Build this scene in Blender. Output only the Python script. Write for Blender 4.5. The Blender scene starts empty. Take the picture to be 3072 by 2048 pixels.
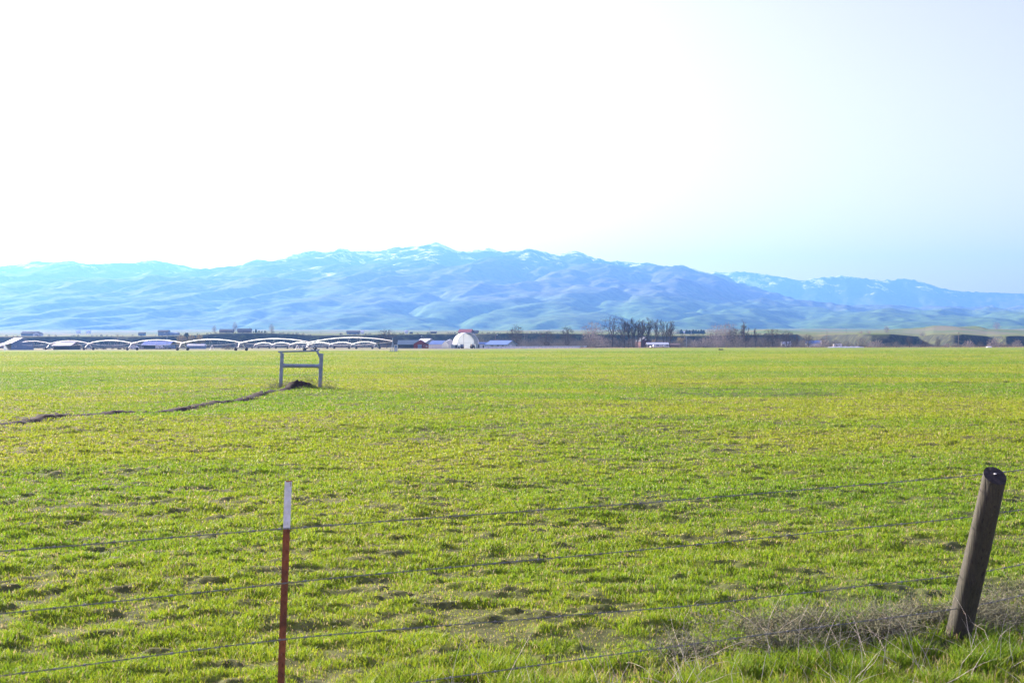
import bpy, math, random
import numpy as np
from mathutils import Vector, Matrix
random.seed(7); RS = np.random.RandomState(11)
PI = math.pi; rad = math.radians
scene = bpy.context.scene
COL = scene.collection

# ------------------------------------------------------------ camera, sky, sun, exposure
F = 3654.0                      # focal length in pixels of the 3072 wide photograph
EYE = 2.1
cam_d = bpy.data.cameras.new('camera'); cam = bpy.data.objects.new('camera', cam_d); COL.objects.link(cam)
cam_d.sensor_width = 36.0; cam_d.lens = F / 3072 * 36.0
cam_d.clip_start = 0.1; cam_d.clip_end = 60000
cam.rotation_euler = (Matrix.Rotation(rad(90.157), 3, 'X') @ Matrix.Rotation(rad(-0.11), 3, 'Z')).to_euler()
cam.location = (0, 0, EYE)
cam_d.dof.use_dof = True; cam_d.dof.focus_distance = 90; cam_d.dof.aperture_fstop = 9.0
scene.camera = cam

SUN_AZ, SUN_EL = 50.0, 19.0      # degrees left of the view axis, degrees above the horizon
w = bpy.data.worlds.new('World'); scene.world = w; w.use_nodes = True
nt = w.node_tree; bg = nt.nodes['Background']
sky = nt.nodes.new('ShaderNodeTexSky'); sky.sky_type = 'NISHITA'; sky.sun_disc = False
sky.sun_elevation = rad(SUN_EL); sky.sun_rotation = rad(-SUN_AZ)
sky.air_density = 1.0; sky.dust_density = 3.8; sky.ozone_density = 2.0; sky.altitude = 700
tint = nt.nodes.new('ShaderNodeMix'); tint.data_type = 'RGBA'; tint.blend_type = 'MULTIPLY'; tint.inputs[0].default_value = 1
tint.inputs[7].default_value = (1.32, .82, 1.0, 1)             # white balance of the camera
nt.links.new(sky.outputs[0], tint.inputs[6]); nt.links.new(tint.outputs[2], bg.inputs[0]); bg.inputs[1].default_value = 0.1
sd = bpy.data.lights.new('sun', 'SUN'); sd.energy = 5.0; sd.angle = rad(0.5); sd.color = (1.0, 0.93, 0.80)
sun = bpy.data.objects.new('sun', sd); COL.objects.link(sun)
sv = Vector((-math.sin(rad(SUN_AZ)) * math.cos(rad(SUN_EL)), math.cos(rad(SUN_AZ)) * math.cos(rad(SUN_EL)), math.sin(rad(SUN_EL))))
sun.rotation_euler = sv.to_track_quat('Z', 'Y').to_euler()
sun.location = (-60, 60, 60)
scene.view_settings.view_transform = 'Standard'; scene.view_settings.look = 'None'
scene.view_settings.gamma = 1.0; scene.view_settings.exposure = 2.0
scene.cycles.max_bounces = 6; scene.cycles.diffuse_bounces = 3; scene.cycles.transmission_bounces = 4
scene.cycles.volume_bounces = 0; scene.cycles.transparent_max_bounces = 6
scene.cycles.use_denoising = True

# ------------------------------------------------------------ helpers
def hor(x): return 1037 - 6 * x / 3072
def PX(x, D): return (x - 1536) / F * D
def ZY(x, y, D): return EYE + (hor(x) - y) / F * D

def tag(o, label=None, cat=None, group=None, kind=None):
    if label: o['label'] = label
    if cat: o['category'] = cat
    if group: o['group'] = group
    if kind: o['kind'] = kind
    return o
def thing(name, label, cat, loc=(0, 0, 0), rz=0, group=None):
    o = bpy.data.objects.new(name, None); COL.objects.link(o); o.location = loc; o.rotation_euler = (0, 0, rz)
    o.empty_display_size = 0.3
    return tag(o, label, cat, group)
def dup(o, loc=None, rz=None, sc=None, label=None, group=None, parent=None):
    c = o.copy(); COL.objects.link(c)
    if parent is not None: c.parent = parent
    if loc is not None: c.location = loc
    if rz is not None: c.rotation_euler = (c.rotation_euler[0], c.rotation_euler[1], rz)
    if sc is not None: c.scale = sc if hasattr(sc, '__len__') else (sc, sc, sc)
    if label: c['label'] = label
    if group: c['group'] = group
    for ch in list(o.children): dup(ch, parent=c)
    return c

def setcol(me, cols):
    a = me.color_attributes.new('col', 'FLOAT_COLOR', 'POINT')
    c4 = np.ones((len(cols), 4), np.float32); c4[:, :3] = cols
    a.data.foreach_set('color', c4.ravel())
def np_mesh(name, V, Fc, mat=None, parent=None, smooth=False, cols=None):
    """V (n,3), Fc (m,k) one polygon size"""
    V = np.asarray(V, np.float32); Fc = np.asarray(Fc, np.int32)
    me = bpy.data.meshes.new(name); m, k = Fc.shape
    me.vertices.add(len(V)); me.vertices.foreach_set('co', V.ravel())
    me.loops.add(m * k); me.loops.foreach_set('vertex_index', Fc.ravel())
    me.polygons.add(m); me.polygons.foreach_set('loop_start', np.arange(0, m * k, k, dtype=np.int32))
    me.polygons.foreach_set('loop_total', np.full(m, k, np.int32))
    if smooth: me.polygons.foreach_set('use_smooth', np.ones(m, bool))
    me.update(calc_edges=True)
    if cols is not None: setcol(me, cols)
    o = bpy.data.objects.new(name, me); COL.objects.link(o)
    if mat: me.materials.append(mat)
    if parent is not None: o.parent = parent
    return o

class MB:
    def __init__(s): s.v = []; s.f = []
    def add(s, vs, fs):
        n = len(s.v); s.v += [tuple(v) for v in vs]; s.f += [[i + n for i in f] for f in fs]; return s
    def box(s, c, d, rz=0, ry=0, rx=0):
        R = Matrix.Rotation(rz, 3, 'Z') @ Matrix.Rotation(ry, 3, 'Y') @ Matrix.Rotation(rx, 3, 'X'); c = Vector(c)
        vs = [c + R @ Vector((x * d[0] / 2, y * d[1] / 2, z * d[2] / 2)) for z in (-1, 1) for y in (-1, 1) for x in (-1, 1)]
        return s.add(vs, [(0, 2, 3, 1), (4, 5, 7, 6), (0, 1, 5, 4), (2, 6, 7, 3), (0, 4, 6, 2), (1, 3, 7, 5)])
    def tube(s, p0, p1, r0, r1=None, n=8, cap=True):
        r1 = r0 if r1 is None else r1; p0 = Vector(p0); p1 = Vector(p1); d = (p1 - p0).normalized()
        a = d.cross(Vector((0, 0, 1)) if abs(d.z) < .95 else Vector((1, 0, 0))).normalized(); b = d.cross(a)
        vs = []
        for p, r in ((p0, r0), (p1, r1)):
            for i in range(n):
                t = 2 * PI * i / n; vs.append(p + a * math.cos(t) * r + b * math.sin(t) * r)
        fs = [(i, (i + 1) % n, n + (i + 1) % n, n + i) for i in range(n)]
        if cap: fs += [tuple(range(n))[::-1], tuple(range(n, 2 * n))]
        return s.add(vs, fs)
    def path(s, pts, r, n=6):
        for a, b in zip(pts[:-1], pts[1:]): s.tube(a, b, r, n=n)
        return s
    def prism(s, poly, y0, y1):
        """poly of (x, z) extruded along y"""
        n = len(poly); vs = [(x, y0, z) for x, z in poly] + [(x, y1, z) for x, z in poly]
        return s.add(vs, [tuple(range(n)), tuple(range(2 * n - 1, n - 1, -1))] + [(i, n + i, n + (i + 1) % n, (i + 1) % n) for i in range(n)])
    def build(s, name, mat, parent=None, bevel=0, smooth=False):
        me = bpy.data.meshes.new(name); me.from_pydata(s.v, [], s.f); me.update()
        if smooth:
            for p in me.polygons: p.use_smooth = True
        o = bpy.data.objects.new(name, me); COL.objects.link(o); me.materials.append(mat)
        if parent is not None: o.parent = parent
        if bevel:
            m = o.modifiers.new('bevel', 'BEVEL'); m.width = bevel; m.segments = 2; m.limit_method = 'ANGLE'
        return o

def hsh(ix, iy, seed):
    h = (ix.astype(np.int64) * 374761393 + iy.astype(np.int64) * 668265263 + seed * 974711) & 0xFFFFFFFF
    h = ((h ^ (h >> 13)) * 1274126177) & 0xFFFFFFFF
    return ((h ^ (h >> 16)) & 0xFFFFFF) / float(0xFFFFFF)
def vnoise(x, y, seed=0):
    x = np.asarray(x, float); y = np.asarray(y, float)
    ix = np.floor(x); iy = np.floor(y); fx = x - ix; fy = y - iy
    fx = fx * fx * fx * (fx * (fx * 6 - 15) + 10); fy = fy * fy * fy * (fy * (fy * 6 - 15) + 10)
    ix = ix.astype(np.int64); iy = iy.astype(np.int64)
    a = hsh(ix, iy, seed); b = hsh(ix + 1, iy, seed); c = hsh(ix, iy + 1, seed); d = hsh(ix + 1, iy + 1, seed)
    return (a * (1 - fx) + b * fx) * (1 - fy) + (c * (1 - fx) + d * fx) * fy
def fbm(x, y, octv=4, seed=0, gain=.5):
    s = 0; a = 1; t = 0
    for i in range(octv):
        s = s + a * vnoise(x * 2 ** i + i * 17.3, y * 2 ** i - i * 9.1, seed + i); t += a; a *= gain
    return s / t
def sstep(e0, e1, x):
    t = np.clip((x - e0) / (e1 - e0), 0, 1); return t * t * (3 - 2 * t)

# ------------------------------------------------------------ materials
def nmat(name):
    m = bpy.data.materials.new(name); m.use_nodes = True; return m, m.node_tree, m.node_tree.nodes['Principled BSDF']
def rampnode(nt, stops, interp='LINEAR'):
    r = nt.nodes.new('ShaderNodeValToRGB'); r.color_ramp.interpolation = interp; e = r.color_ramp.elements
    while len(e) > 1: e.remove(e[-1])
    e[0].position = stops[0][0]; e[0].color = (*stops[0][1], 1)
    for p, c in stops[1:]:
        k = e.new(p); k.color = (*c, 1)
    return r
def noisenode(nt, scale, detail=4, rough=.55, vec=None, sc=(1, 1, 1)):
    n = nt.nodes.new('ShaderNodeTexNoise'); n.inputs['Scale'].default_value = scale
    n.inputs['Detail'].default_value = detail; n.inputs['Roughness'].default_value = rough
    tc = nt.nodes.new('ShaderNodeTexCoord'); mp = nt.nodes.new('ShaderNodeMapping'); mp.inputs['Scale'].default_value = sc
    nt.links.new(tc.outputs['Object'], mp.inputs[0]); nt.links.new(mp.outputs[0], n.inputs['Vector'])
    return n
def M(name, c1, c2=None, scale=3, rough=.7, metal=0, bump=0, sc=(1, 1, 1), spec=.3, detail=4):
    m, nt, b = nmat(name); c2 = c2 or tuple(v * .8 for v in c1)
    n = noisenode(nt, scale, detail, sc=sc); r = rampnode(nt, [(.35, c1), (.65, c2)])
    nt.links.new(n.outputs[0], r.inputs[0]); nt.links.new(r.outputs[0], b.inputs['Base Color'])
    b.inputs['Roughness'].default_value = rough; b.inputs['Metallic'].default_value = metal
    b.inputs['Specular IOR Level'].default_value = spec
    if bump:
        bp = nt.nodes.new('ShaderNodeBump'); bp.inputs['Strength'].default_value = 1; bp.inputs['Distance'].default_value = bump
        nt.links.new(n.outputs[0], bp.inputs['Height']); nt.links.new(bp.outputs[0], b.inputs['Normal'])
    return m
def leafmat(name, trans=.5, rough=.6):
    m, nt, b = nmat(name); a = nt.nodes.new('ShaderNodeAttribute'); a.attribute_name = 'col'
    nt.links.new(a.outputs['Color'], b.inputs['Base Color']); b.inputs['Roughness'].default_value = rough
    b.inputs['Specular IOR Level'].default_value = .25
    t = nt.nodes.new('ShaderNodeBsdfTranslucent'); nt.links.new(a.outputs['Color'], t.inputs['Color'])
    mx = nt.nodes.new('ShaderNodeMixShader'); mx.inputs[0].default_value = trans
    nt.links.new(b.outputs[0], mx.inputs[1]); nt.links.new(t.outputs[0], mx.inputs[2])
    nt.links.new(mx.outputs[0], nt.nodes['Material Output'].inputs['Surface'])
    return m
# ------------------------------------------------------------ the mountains (eroded height field)
CREST = [(-600, 830), (-300, 805), (0, 797), (70, 790), (85, 783), (150, 782), (200, 785), (250, 785), (290, 790), (330, 794), (380, 788), (420, 783),
 (470, 781), (510, 785), (540, 795), (560, 804), (640, 805), (690, 798), (730, 785), (765, 775), (800, 782), (830, 778), (870, 763), (910, 752),
 (960, 750), (1000, 752), (1050, 746), (1090, 748), (1130, 755), (1170, 748), (1220, 737), (1240, 732), (1270, 734), (1305, 730), (1330, 735),
 (1360, 745), (1400, 752), (1440, 755), (1470, 746), (1530, 749), (1560, 754), (1600, 747), (1630, 755), (1660, 762), (1700, 758), (1730, 756),
 (1760, 762), (1790, 770), (1830, 787), (1850, 791), (1880, 784), (1910, 787), (1960, 792), (2000, 796), (2100, 806), (2130, 815), (2160, 828),
 (2200, 841), (2250, 857), (2300, 872), (2370, 892), (2430, 903), (2500, 912), (2600, 915), (2800, 918), (2950, 920), (3072, 914), (3400, 912), (3800, 925)]
FAR = [(1500, 900), (1900, 850), (2100, 825), (2150, 819), (2220, 815), (2280, 821), (2340, 831), (2400, 843), (2440, 835), (2490, 831), (2520, 827), (2560, 832), (2600, 836), (2650, 842),
 (2700, 838), (2715, 835), (2760, 845), (2820, 864), (2870, 873), (2950, 877), (3072, 881), (3300, 880), (3800, 895)]
def mountains(name, table, X0, X1, Y0, YC, Y1, dx, seed, steps, K, lowy, up, mat):
    tx = np.array([t[0] for t in table], float); ty = np.array([t[1] for t in table], float)
    ut = (tx - 1536) / F; at = (hor(tx) - ty) / F                    # tangent of the elevation angle of the skyline
    nx = int((X1 - X0) / dx) + 1; ny = int((Y1 - Y0) / dx) + 1
    xs = X0 + np.arange(nx) * dx; ys = Y0 + np.arange(ny) * dx
    X, Y = np.meshgrid(xs, ys)
    yc = YC + 1500 * (fbm(xs / 3500, xs * 0, 3, seed + 5) - .5)
    crest = np.interp(X / yc, ut, at) * yc[None, :]
    t = np.where(Y < yc, (Y - Y0) / (yc - Y0), 1 - (Y - yc) / (Y1 + 1 - yc) * .8)
    E = lowy + (crest - lowy) * np.clip(t, 0, 1) ** 1.25
    ca, sa = math.cos(rad(72)), math.sin(rad(72)); P1 = X * ca + Y * sa; P2 = -X * sa + Y * ca
    wv = 500 * (fbm(X / 2500, Y / 2500, 3, seed + 7) - .5)
    rg = 1 - np.abs(2 * fbm(P1 / 2200, (P2 + wv) / 560, 3, seed + 8, .5) - 1)
    z = E * .6 + (210 * rg ** 1.5 + 110 * fbm(X / 400, Y / 400, 4, seed)) * (.25 + .75 * sstep(0.05, .7, t)) * sstep(0, .1, t)
    z = z.ravel(); U = (E.ravel() - lowy) * .05
    n = nx * ny; idx = np.arange(n).reshape(ny, nx)
    nb = []; 
    for dj in (-1, 0, 1):
        for di in (-1, 0, 1):
            if di or dj: nb.append((dj, di, dx * math.hypot(di, dj)))
    fixed = np.zeros((ny, nx), bool); fixed[0] = True; fixed[-1] = True; fixed = fixed.ravel()
    for it in range(steps):
        Z = z.reshape(ny, nx); P = np.pad(Z, 1, mode='edge'); IP = np.pad(idx, 1, mode='edge')
        best = np.zeros((ny, nx)); rec = idx.copy(); dist = np.full((ny, nx), float(dx))
        for dj, di, L in nb:
            q = P[1 + dj:1 + dj + ny, 1 + di:1 + di + nx]; s = (Z - q) / L; m = s > best
            best[m] = s[m]; rec[m] = IP[1 + dj:1 + dj + ny, 1 + di:1 + di + nx][m]; dist[m] = L
        rec = rec.ravel(); rec[fixed] = np.arange(n)[fixed]
        order = np.argsort(z).tolist(); rl = rec.tolist(); A = [dx * dx] * n
        for i in reversed(order):
            r = rl[i]
            if r != i: A[r] += A[i]
        Fk = (K * np.sqrt(np.array(A)) / dist.ravel()); Fk[rec == np.arange(n)] = 0
        zu = (z + np.where(fixed, 0, U)).tolist(); Fl = Fk.tolist()
        for i in order:
            f = Fl[i]
            if f: zu[i] = (zu[i] + f * zu[rl[i]]) / (1 + f)
        Z = np.array(zu).reshape(ny, nx); P = np.pad(Z, 1, mode='edge')
        Z = Z * .95 + .05 * (P[:-2, 1:-1] + P[2:, 1:-1] + P[1:-1, :-2] + P[1:-1, 2:]) / 4
        z = Z.ravel()
    # finer grid
    k = 3; fx = np.arange((nx - 1) * k + 1) / k; fy = np.arange((ny - 1) * k + 1) / k
    Z = z.reshape(ny, nx); i0 = np.minimum(fx.astype(int), nx - 2); j0 = np.minimum(fy.astype(int), ny - 2)
    a = (fx - i0)[None, :]; b = (fy - j0)[:, None]
    Z = (Z[j0][:, i0] * (1 - a) + Z[j0][:, i0 + 1] * a) * (1 - b) + (Z[j0 + 1][:, i0] * (1 - a) + Z[j0 + 1][:, i0 + 1] * a) * b
    for _ in range(2):
        P = np.pad(Z, 1, mode='edge'); Z = (2 * Z + P[:-2, 1:-1] + P[2:, 1:-1] + P[1:-1, :-2] + P[1:-1, 2:]) / 6
    X, Y = np.meshgrid(X0 + fx * dx, Y0 + fy * dx)
    P1 = X * ca + Y * sa; P2 = -X * sa + Y * ca
    wv = 160 * fbm(X / 500, Y / 500, 3, seed + 29)
    sY = sstep(Y0, Y0 + 4500, Y); rdg = lambda a, c, s: 1 - np.abs(2 * vnoise(a, c, s) - 1)
    Z = Z + (95 * rdg(P1 / 1300, (P2 + wv) / 330, seed + 9) * (.2 + .8 * sY) + 70 * rdg((P1 + wv) / 380, (P2 + wv * .4) / 130, seed + 12) * (.45 + .55 * sY)
             + 22 * rdg((P1 - wv) / 190, (P2 + wv * .3) / 68, seed + 14) + 20 * fbm(X / 110, Y / 110, 3, seed + 19)) * sstep(Y0, Y0 + 500, Y)
    u = X / Y; bins = np.linspace(u.min(), u.max(), 900); bi = np.clip(np.digitize(u, bins) - 1, 0, 899)
    for _ in range(2):
        S = np.full(900, 1e-4); np.maximum.at(S, bi.ravel(), ((Z - EYE) / Y).ravel())
        gd = S > 1.1e-3; S = np.interp(bins, bins[gd], S[gd]); g = np.interp(bins, ut, at) / S; g = np.clip(g, .3, 3)
        g = np.convolve(np.pad(g, 4, mode='edge'), np.ones(9) / 9, 'valid')
        fac = np.interp(u, bins, g); Z = EYE + (Z - EYE) * fac
    Z += 9 * (fbm(X / 40, Y / 40, 2, seed + 3) - .5) * sstep(.62, .8, Z / (Y * np.interp(u, ut, at) + 1)) 
    ny2, nx2 = Z.shape; I = np.arange(ny2 * nx2).reshape(ny2, nx2)
    Fc = np.stack([I[:-1, :-1], I[:-1, 1:], I[1:, 1:], I[1:, :-1]], -1).reshape(-1, 4)
    o = np_mesh(name, np.stack([X, Y, Z], -1).reshape(-1, 3), Fc, mat, smooth=True)
    return tag(o, kind='structure')

def mountain_mat(name, zs, snow):
    m, nt, b = nmat(name); L = nt.links.new
    tc = nt.nodes.new('ShaderNodeTexCoord'); sp = nt.nodes.new('ShaderNodeSeparateXYZ'); L(tc.outputs['Object'], sp.inputs[0])
    def math_(op, a, bb=None, clamp=False):
        q = nt.nodes.new('ShaderNodeMath'); q.operation = op; q.use_clamp = clamp
        for i, v in enumerate((a, bb)):
            if v is None: continue
            if isinstance(v, (int, float)): q.inputs[i].default_value = v
            else: L(v, q.inputs[i])
        return q.outputs[0]
    n1 = noisenode(nt, 1 / 700, 5, .6); n2 = noisenode(nt, 1 / 180, 5, .65); n3 = noisenode(nt, 1 / 330, 6, .7)
    h = math_('ADD', math_('DIVIDE', sp.outputs['Z'], zs), math_('MULTIPLY', math_('SUBTRACT', n1.outputs[0], .5), .5))
    base = rampnode(nt, [(0.0, (.075, .15, .025)), (.2, (.09, .15, .035)), (.38, (.12, .12, .065)), (.55, (.11, .105, .065)), (.66, (.035, .045, .035)), (1, (.03, .042, .035))])
    L(h, base.inputs[0])
    f1 = math_('MULTIPLY', math_('SUBTRACT', n2.outputs[0], .49), 9, True)          # forest patches
    f1 = math_('MULTIPLY', f1, math_('MULTIPLY', math_('SUBTRACT', h, .35), 3, True))
    mx = nt.nodes.new('ShaderNodeMix'); mx.data_type = 'RGBA'; L(f1, mx.inputs[0]); L(base.outputs[0], mx.inputs[6]); mx.inputs[7].default_value = (.035, .05, .04, 1)
    s = math_('MULTIPLY', math_('SUBTRACT', math_('ADD', math_('MULTIPLY', n3.outputs[0], 1.0), math_('MULTIPLY', math_('SUBTRACT', h, .62), .33)), snow), 14, True)
    s = math_('MULTIPLY', s, math_('MULTIPLY', math_('SUBTRACT', h, .5), 8, True))
    mx2 = nt.nodes.new('ShaderNodeMix'); mx2.data_type = 'RGBA'; L(s, mx2.inputs[0]); L(mx.outputs[2], mx2.inputs[6]); mx2.inputs[7].default_value = (.93, .92, .92, 1)
    n4 = noisenode(nt, 1 / 75, 5, .75); sc_ = rampnode(nt, [(.36, (.45, .45, .45)), (.6, (1.25, 1.25, 1.25))]); L(n4.outputs[0], sc_.inputs[0])
    mx3 = nt.nodes.new('ShaderNodeMix'); mx3.data_type = 'RGBA'; mx3.blend_type = 'MULTIPLY'; mx3.inputs[0].default_value = 1; L(mx2.outputs[2], mx3.inputs[6]); L(sc_.outputs[0], mx3.inputs[7])
    L(mx3.outputs[2], b.inputs['Base Color']); b.inputs['Roughness'].default_value = .95; b.inputs['Specular IOR Level'].default_value = .05
    return m
mountains('mountain_range', CREST, -9500, 11500, 4600, 14000, 16000, 62, 3, 24, .030, 50, 1, mountain_mat('range', 1150, .57))
mountains('distant_mountains', FAR, -1200, 11500, 15200, 18200, 19400, 100, 8, 16, .02, 150, 1, mountain_mat('far_range', 1050, .60))

# ------------------------------------------------------------ bluff and plateau behind the valley floor
BT = [(-900, 1008), (0, 1009), (200, 1009), (480, 1008), (600, 1004), (660, 999), (800, 999), (860, 1001), (930, 1005), (1100, 1004), (1250, 1002), (1600, 999), (1800, 1002), (2000, 1007),
      (2200, 1004), (2400, 1003), (2520, 1003), (2580, 1001), (2660, 1001), (2740, 1008), (2770, 1009), (2800, 1002), (2880, 1002), (2960, 1008), (2990, 1007), (3072, 1007), (3900, 1005)]
bx = np.array([(t[0] - 1536) / F for t in BT]); by = np.array([(hor(t[0]) - t[1]) / F for t in BT])
def terr(X, Y):
    X = np.asarray(X, float); Y = np.asarray(Y, float); u = X / np.maximum(Y, 1)
    xx = 1536 + u * F; wob = 22 * (fbm(X / 40, Y / 60, 3, 44) - .5)
    hump = np.maximum.reduce([sstep(c - w_ - 80, c - w_ + 85, xx + wob) * (1 - sstep(c + w_ - 75, c + w_ + 45, xx + wob)) for c, w_ in ((2640, 108), (2872, 88), (3025, 42), (3200, 90), (3450, 120))])
    ramp = sstep(2330, 2400, xx)
    toe = 1090 + 40 * (fbm(X / 90, Y * 0, 3, 4) - .5) + ramp * (110 - 130 * hump)
    W = 18 + ramp * (12 + (1 - hump) * 75)
    s = sstep(0, 1, (Y - toe) / W)
    a0 = np.interp(u, bx, by); a1 = .0125 + .0012 * (fbm(X / 900, Y / 900, 3, 21) - .5)
    q = np.clip((Y - 1250) / 3450, 0, 1)
    ang = a0 * (1 - q ** .8) + a1 * q ** .8
    z = (EYE + ang * np.maximum(Y, 1250 * 0 + Y)) * s
    z = z + s * (3.0 * (fbm(X / 160, Y / 160, 4, 31) - .5) * sstep(1300, 2400, Y) * 2)
    z = z + (s * (1 - s) * 4) * 3.2 * (fbm(X / 22, Y / 22, 3, 40) - .5)
    def bump(x, y, D, wx, wy, h):
        return h * np.exp(-((X - PX(x, D)) / wx) ** 2 - ((Y - D) / wy) ** 2)
    z = z + bump(2830, 0, 2300, 62, 160, 8.5) + bump(2930, 0, 2250, 14, 60, 6) + bump(2970, 0, 2330, 50, 140, 7) + bump(2745, 0, 2300, 60, 150, 5)
    z = z + bump(2300, 0, 2100, 24, 120, 5) + bump(2340, 0, 2150, 25, 120, 3)
    return z
rows = 1000 * (4800 / 1000) ** np.linspace(0, 1, 420) ; rows = np.concatenate([np.linspace(1000, 1300, 150), np.geomspace(1303, 4800, 220)])
us = np.linspace(-.62, .62, 1100); UU, YY = np.meshgrid(us, rows); XX = UU * YY; ZZ = terr(XX, YY)
ZZ[0] = -.3
ZZ = np.where(ZZ < .02, -.15, ZZ)
I = np.arange(ZZ.size).reshape(ZZ.shape)
m, nt, b = nmat('bluff'); L = nt.links.new
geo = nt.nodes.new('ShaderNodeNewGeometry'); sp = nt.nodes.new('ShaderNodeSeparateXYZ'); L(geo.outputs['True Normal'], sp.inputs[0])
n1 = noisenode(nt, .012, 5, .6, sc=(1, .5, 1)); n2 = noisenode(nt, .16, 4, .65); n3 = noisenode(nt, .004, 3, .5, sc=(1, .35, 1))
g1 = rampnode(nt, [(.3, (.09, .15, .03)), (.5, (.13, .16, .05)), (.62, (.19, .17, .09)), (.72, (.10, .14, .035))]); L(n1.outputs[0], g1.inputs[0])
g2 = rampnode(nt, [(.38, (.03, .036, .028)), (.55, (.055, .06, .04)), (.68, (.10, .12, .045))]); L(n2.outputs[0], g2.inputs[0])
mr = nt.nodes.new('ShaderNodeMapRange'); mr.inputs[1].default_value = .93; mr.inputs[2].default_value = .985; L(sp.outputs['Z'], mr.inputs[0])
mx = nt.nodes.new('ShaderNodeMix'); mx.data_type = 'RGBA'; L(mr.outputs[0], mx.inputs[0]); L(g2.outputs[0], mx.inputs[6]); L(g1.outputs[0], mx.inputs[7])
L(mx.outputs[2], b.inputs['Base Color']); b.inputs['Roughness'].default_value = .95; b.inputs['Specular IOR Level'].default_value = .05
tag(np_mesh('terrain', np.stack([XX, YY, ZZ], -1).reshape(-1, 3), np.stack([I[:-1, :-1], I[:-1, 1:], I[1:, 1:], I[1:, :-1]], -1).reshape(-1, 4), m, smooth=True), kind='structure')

# ------------------------------------------------------------ ground sheet (dry margin, valley floor) reaching the horizon
gr = [-400, -20, 0, 3, 6, 10, 40, 200, 400, 470, 500, 560, 620, 700, 780, 860, 950, 1050, 1200, 2000, 6000, 19600]
gx = [-14000, -3000, -900, -500, -300, -120, -30, 0, 30, 120, 300, 500, 900, 3000, 14000]
GX, GY = np.meshgrid(gx, gr); I = np.arange(GX.size).reshape(GX.shape)
m, nt, b = nmat('valley_floor'); L = nt.links.new
n1 = noisenode(nt, .008, 4, .55, sc=(.35, 1.6, 1)); n2 = noisenode(nt, .25, 4, .6)
g1 = rampnode(nt, [(.38, (.12, .18, .05)), (.47, (.30, .27, .13)), (.55, (.36, .31, .18)), (.66, (.13, .14, .07))]); L(n1.outputs[0], g1.inputs[0])
g2 = rampnode(nt, [(.3, (.75, .75, .75)), (.7, (1.1, 1.1, 1.1))]); L(n2.outputs[0], g2.inputs[0])
mx = nt.nodes.new('ShaderNodeMix'); mx.data_type = 'RGBA'; mx.blend_type = 'MULTIPLY'; mx.inputs[0].default_value = 1; L(g1.outputs[0], mx.inputs[6]); L(g2.outputs[0], mx.inputs[7])
L(mx.outputs[2], b.inputs['Base Color']); b.inputs['Roughness'].default_value = .95; b.inputs['Specular IOR Level'].default_value = .05
tag(np_mesh('ground', np.stack([GX, GY, np.where(GY < 450, -.6, -.12)], -1).reshape(-1, 3), np.stack([I[:-1, :-1], I[:-1, 1:], I[1:, 1:], I[1:, :-1]], -1).reshape(-1, 4), m), kind='structure')

# ------------------------------------------------------------ the field
EDG = [(-2000, 545), (0, 545), (400, 530), (1200, 500), (1600, 600), (2040, 760), (3072, 700), (5000, 700)]
eu = np.array([(t[0] - 1536) / F for t in EDG]); ed = np.array([t[1] for t in EDG], float)
FUR = [(-30, 16.0), (-19, 26), (-13.1, 31.2), (-12.4, 35.6), (-11.4, 39.3), (-10.6, 46.4), (-10.5, 53), (-10.1, 56.2)]   # line of the ditch spoil
def furrow(X, Y):
    d = np.full(np.shape(X), 1e3); s = np.zeros(np.shape(X)); acc = 0
    for (ax, ay), (bx_, by_) in zip(FUR[:-1], FUR[1:]):
        vx, vy = bx_ - ax, by_ - ay; L2 = vx * vx + vy * vy; t = np.clip(((X - ax) * vx + (Y - ay) * vy) / L2, 0, 1)
        dd = np.hypot(X - ax - t * vx, Y - ay - t * vy); m = dd < d; d = np.where(m, dd, d); s = np.where(m, acc + t * math.sqrt(L2), s); acc += math.sqrt(L2)
    return d, s
def tuft(X, Y):      # how lush the sward is, 0..1
    n = fbm(X / .30 , Y / .22, 3, 61) * .72 + fbm(X / 2.6, Y / 2.0, 3, 71) * .28
    return sstep(.27, .55, n - .10 * (1 - sstep(7.5, 19, Y)) * fbm(X / 1.6, Y / 1.3, 2, 68) * 1.6)
def field_z(X, Y):
    fine = 1 / (1 + (Y / 110) ** 2); cl = fbm(X / .24, Y / .17, 3, 81); cl = np.clip((cl - .45) / .3, 0, 1) ** 1.3
    z = .042 * cl * (fine * .8 + .2) + .16 * (fbm(X / 2.2, Y / 1.6, 3, 91) - .5) + .35 * (fbm(X / 14, Y / 11, 3, 95) - .5) * sstep(12, 40, Y) * (1 - sstep(220, 420, Y))
    d, s = furrow(X, Y)
    br = sstep(.02, .20, fbm(s / 1.1, s * 0 + 3, 3, 15))
    z = z + br * (.05 + .055 * fbm(X / .6, Y / .8, 2, 77)) * np.exp(-(d / .25) ** 4) * sstep(0, 1, Y - 8) + .04 * (fbm(X / .12, Y / .12, 2, 33) - .5) * np.exp(-(d / .4) ** 2)
    z = z + (.10 + .32 * fbm(X / .22, Y / .22, 3, 78)) * np.exp(-((X + 9.8) / .62) ** 4 - ((Y - 56.3) / .6) ** 2)
    z = z + .12 * np.exp(-((X + 9.7) / 1.5) ** 2 - ((Y - 56.3) / 1.2) ** 2)
    rt = np.exp(-((Y - 64.5 - .012 * X) / .42) ** 2) * sstep(-4, 3, X) * sstep(.35, .55, fbm(X / 1.4, X * 0, 3, 18))
    z = z + .09 * rt * fbm(X / .5, Y / .5, 2, 19) * 1.6
    # low bank along the fence at the right
    fy = 7.8 + .41 * X
    z = z + .06 * np.exp(-((Y - fy) / .55) ** 2) * sstep(.6, 2.6, X)
    return z
def edge_y(u): return np.interp(u, eu, ed)
NR, NC = 1250, 680
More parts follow.
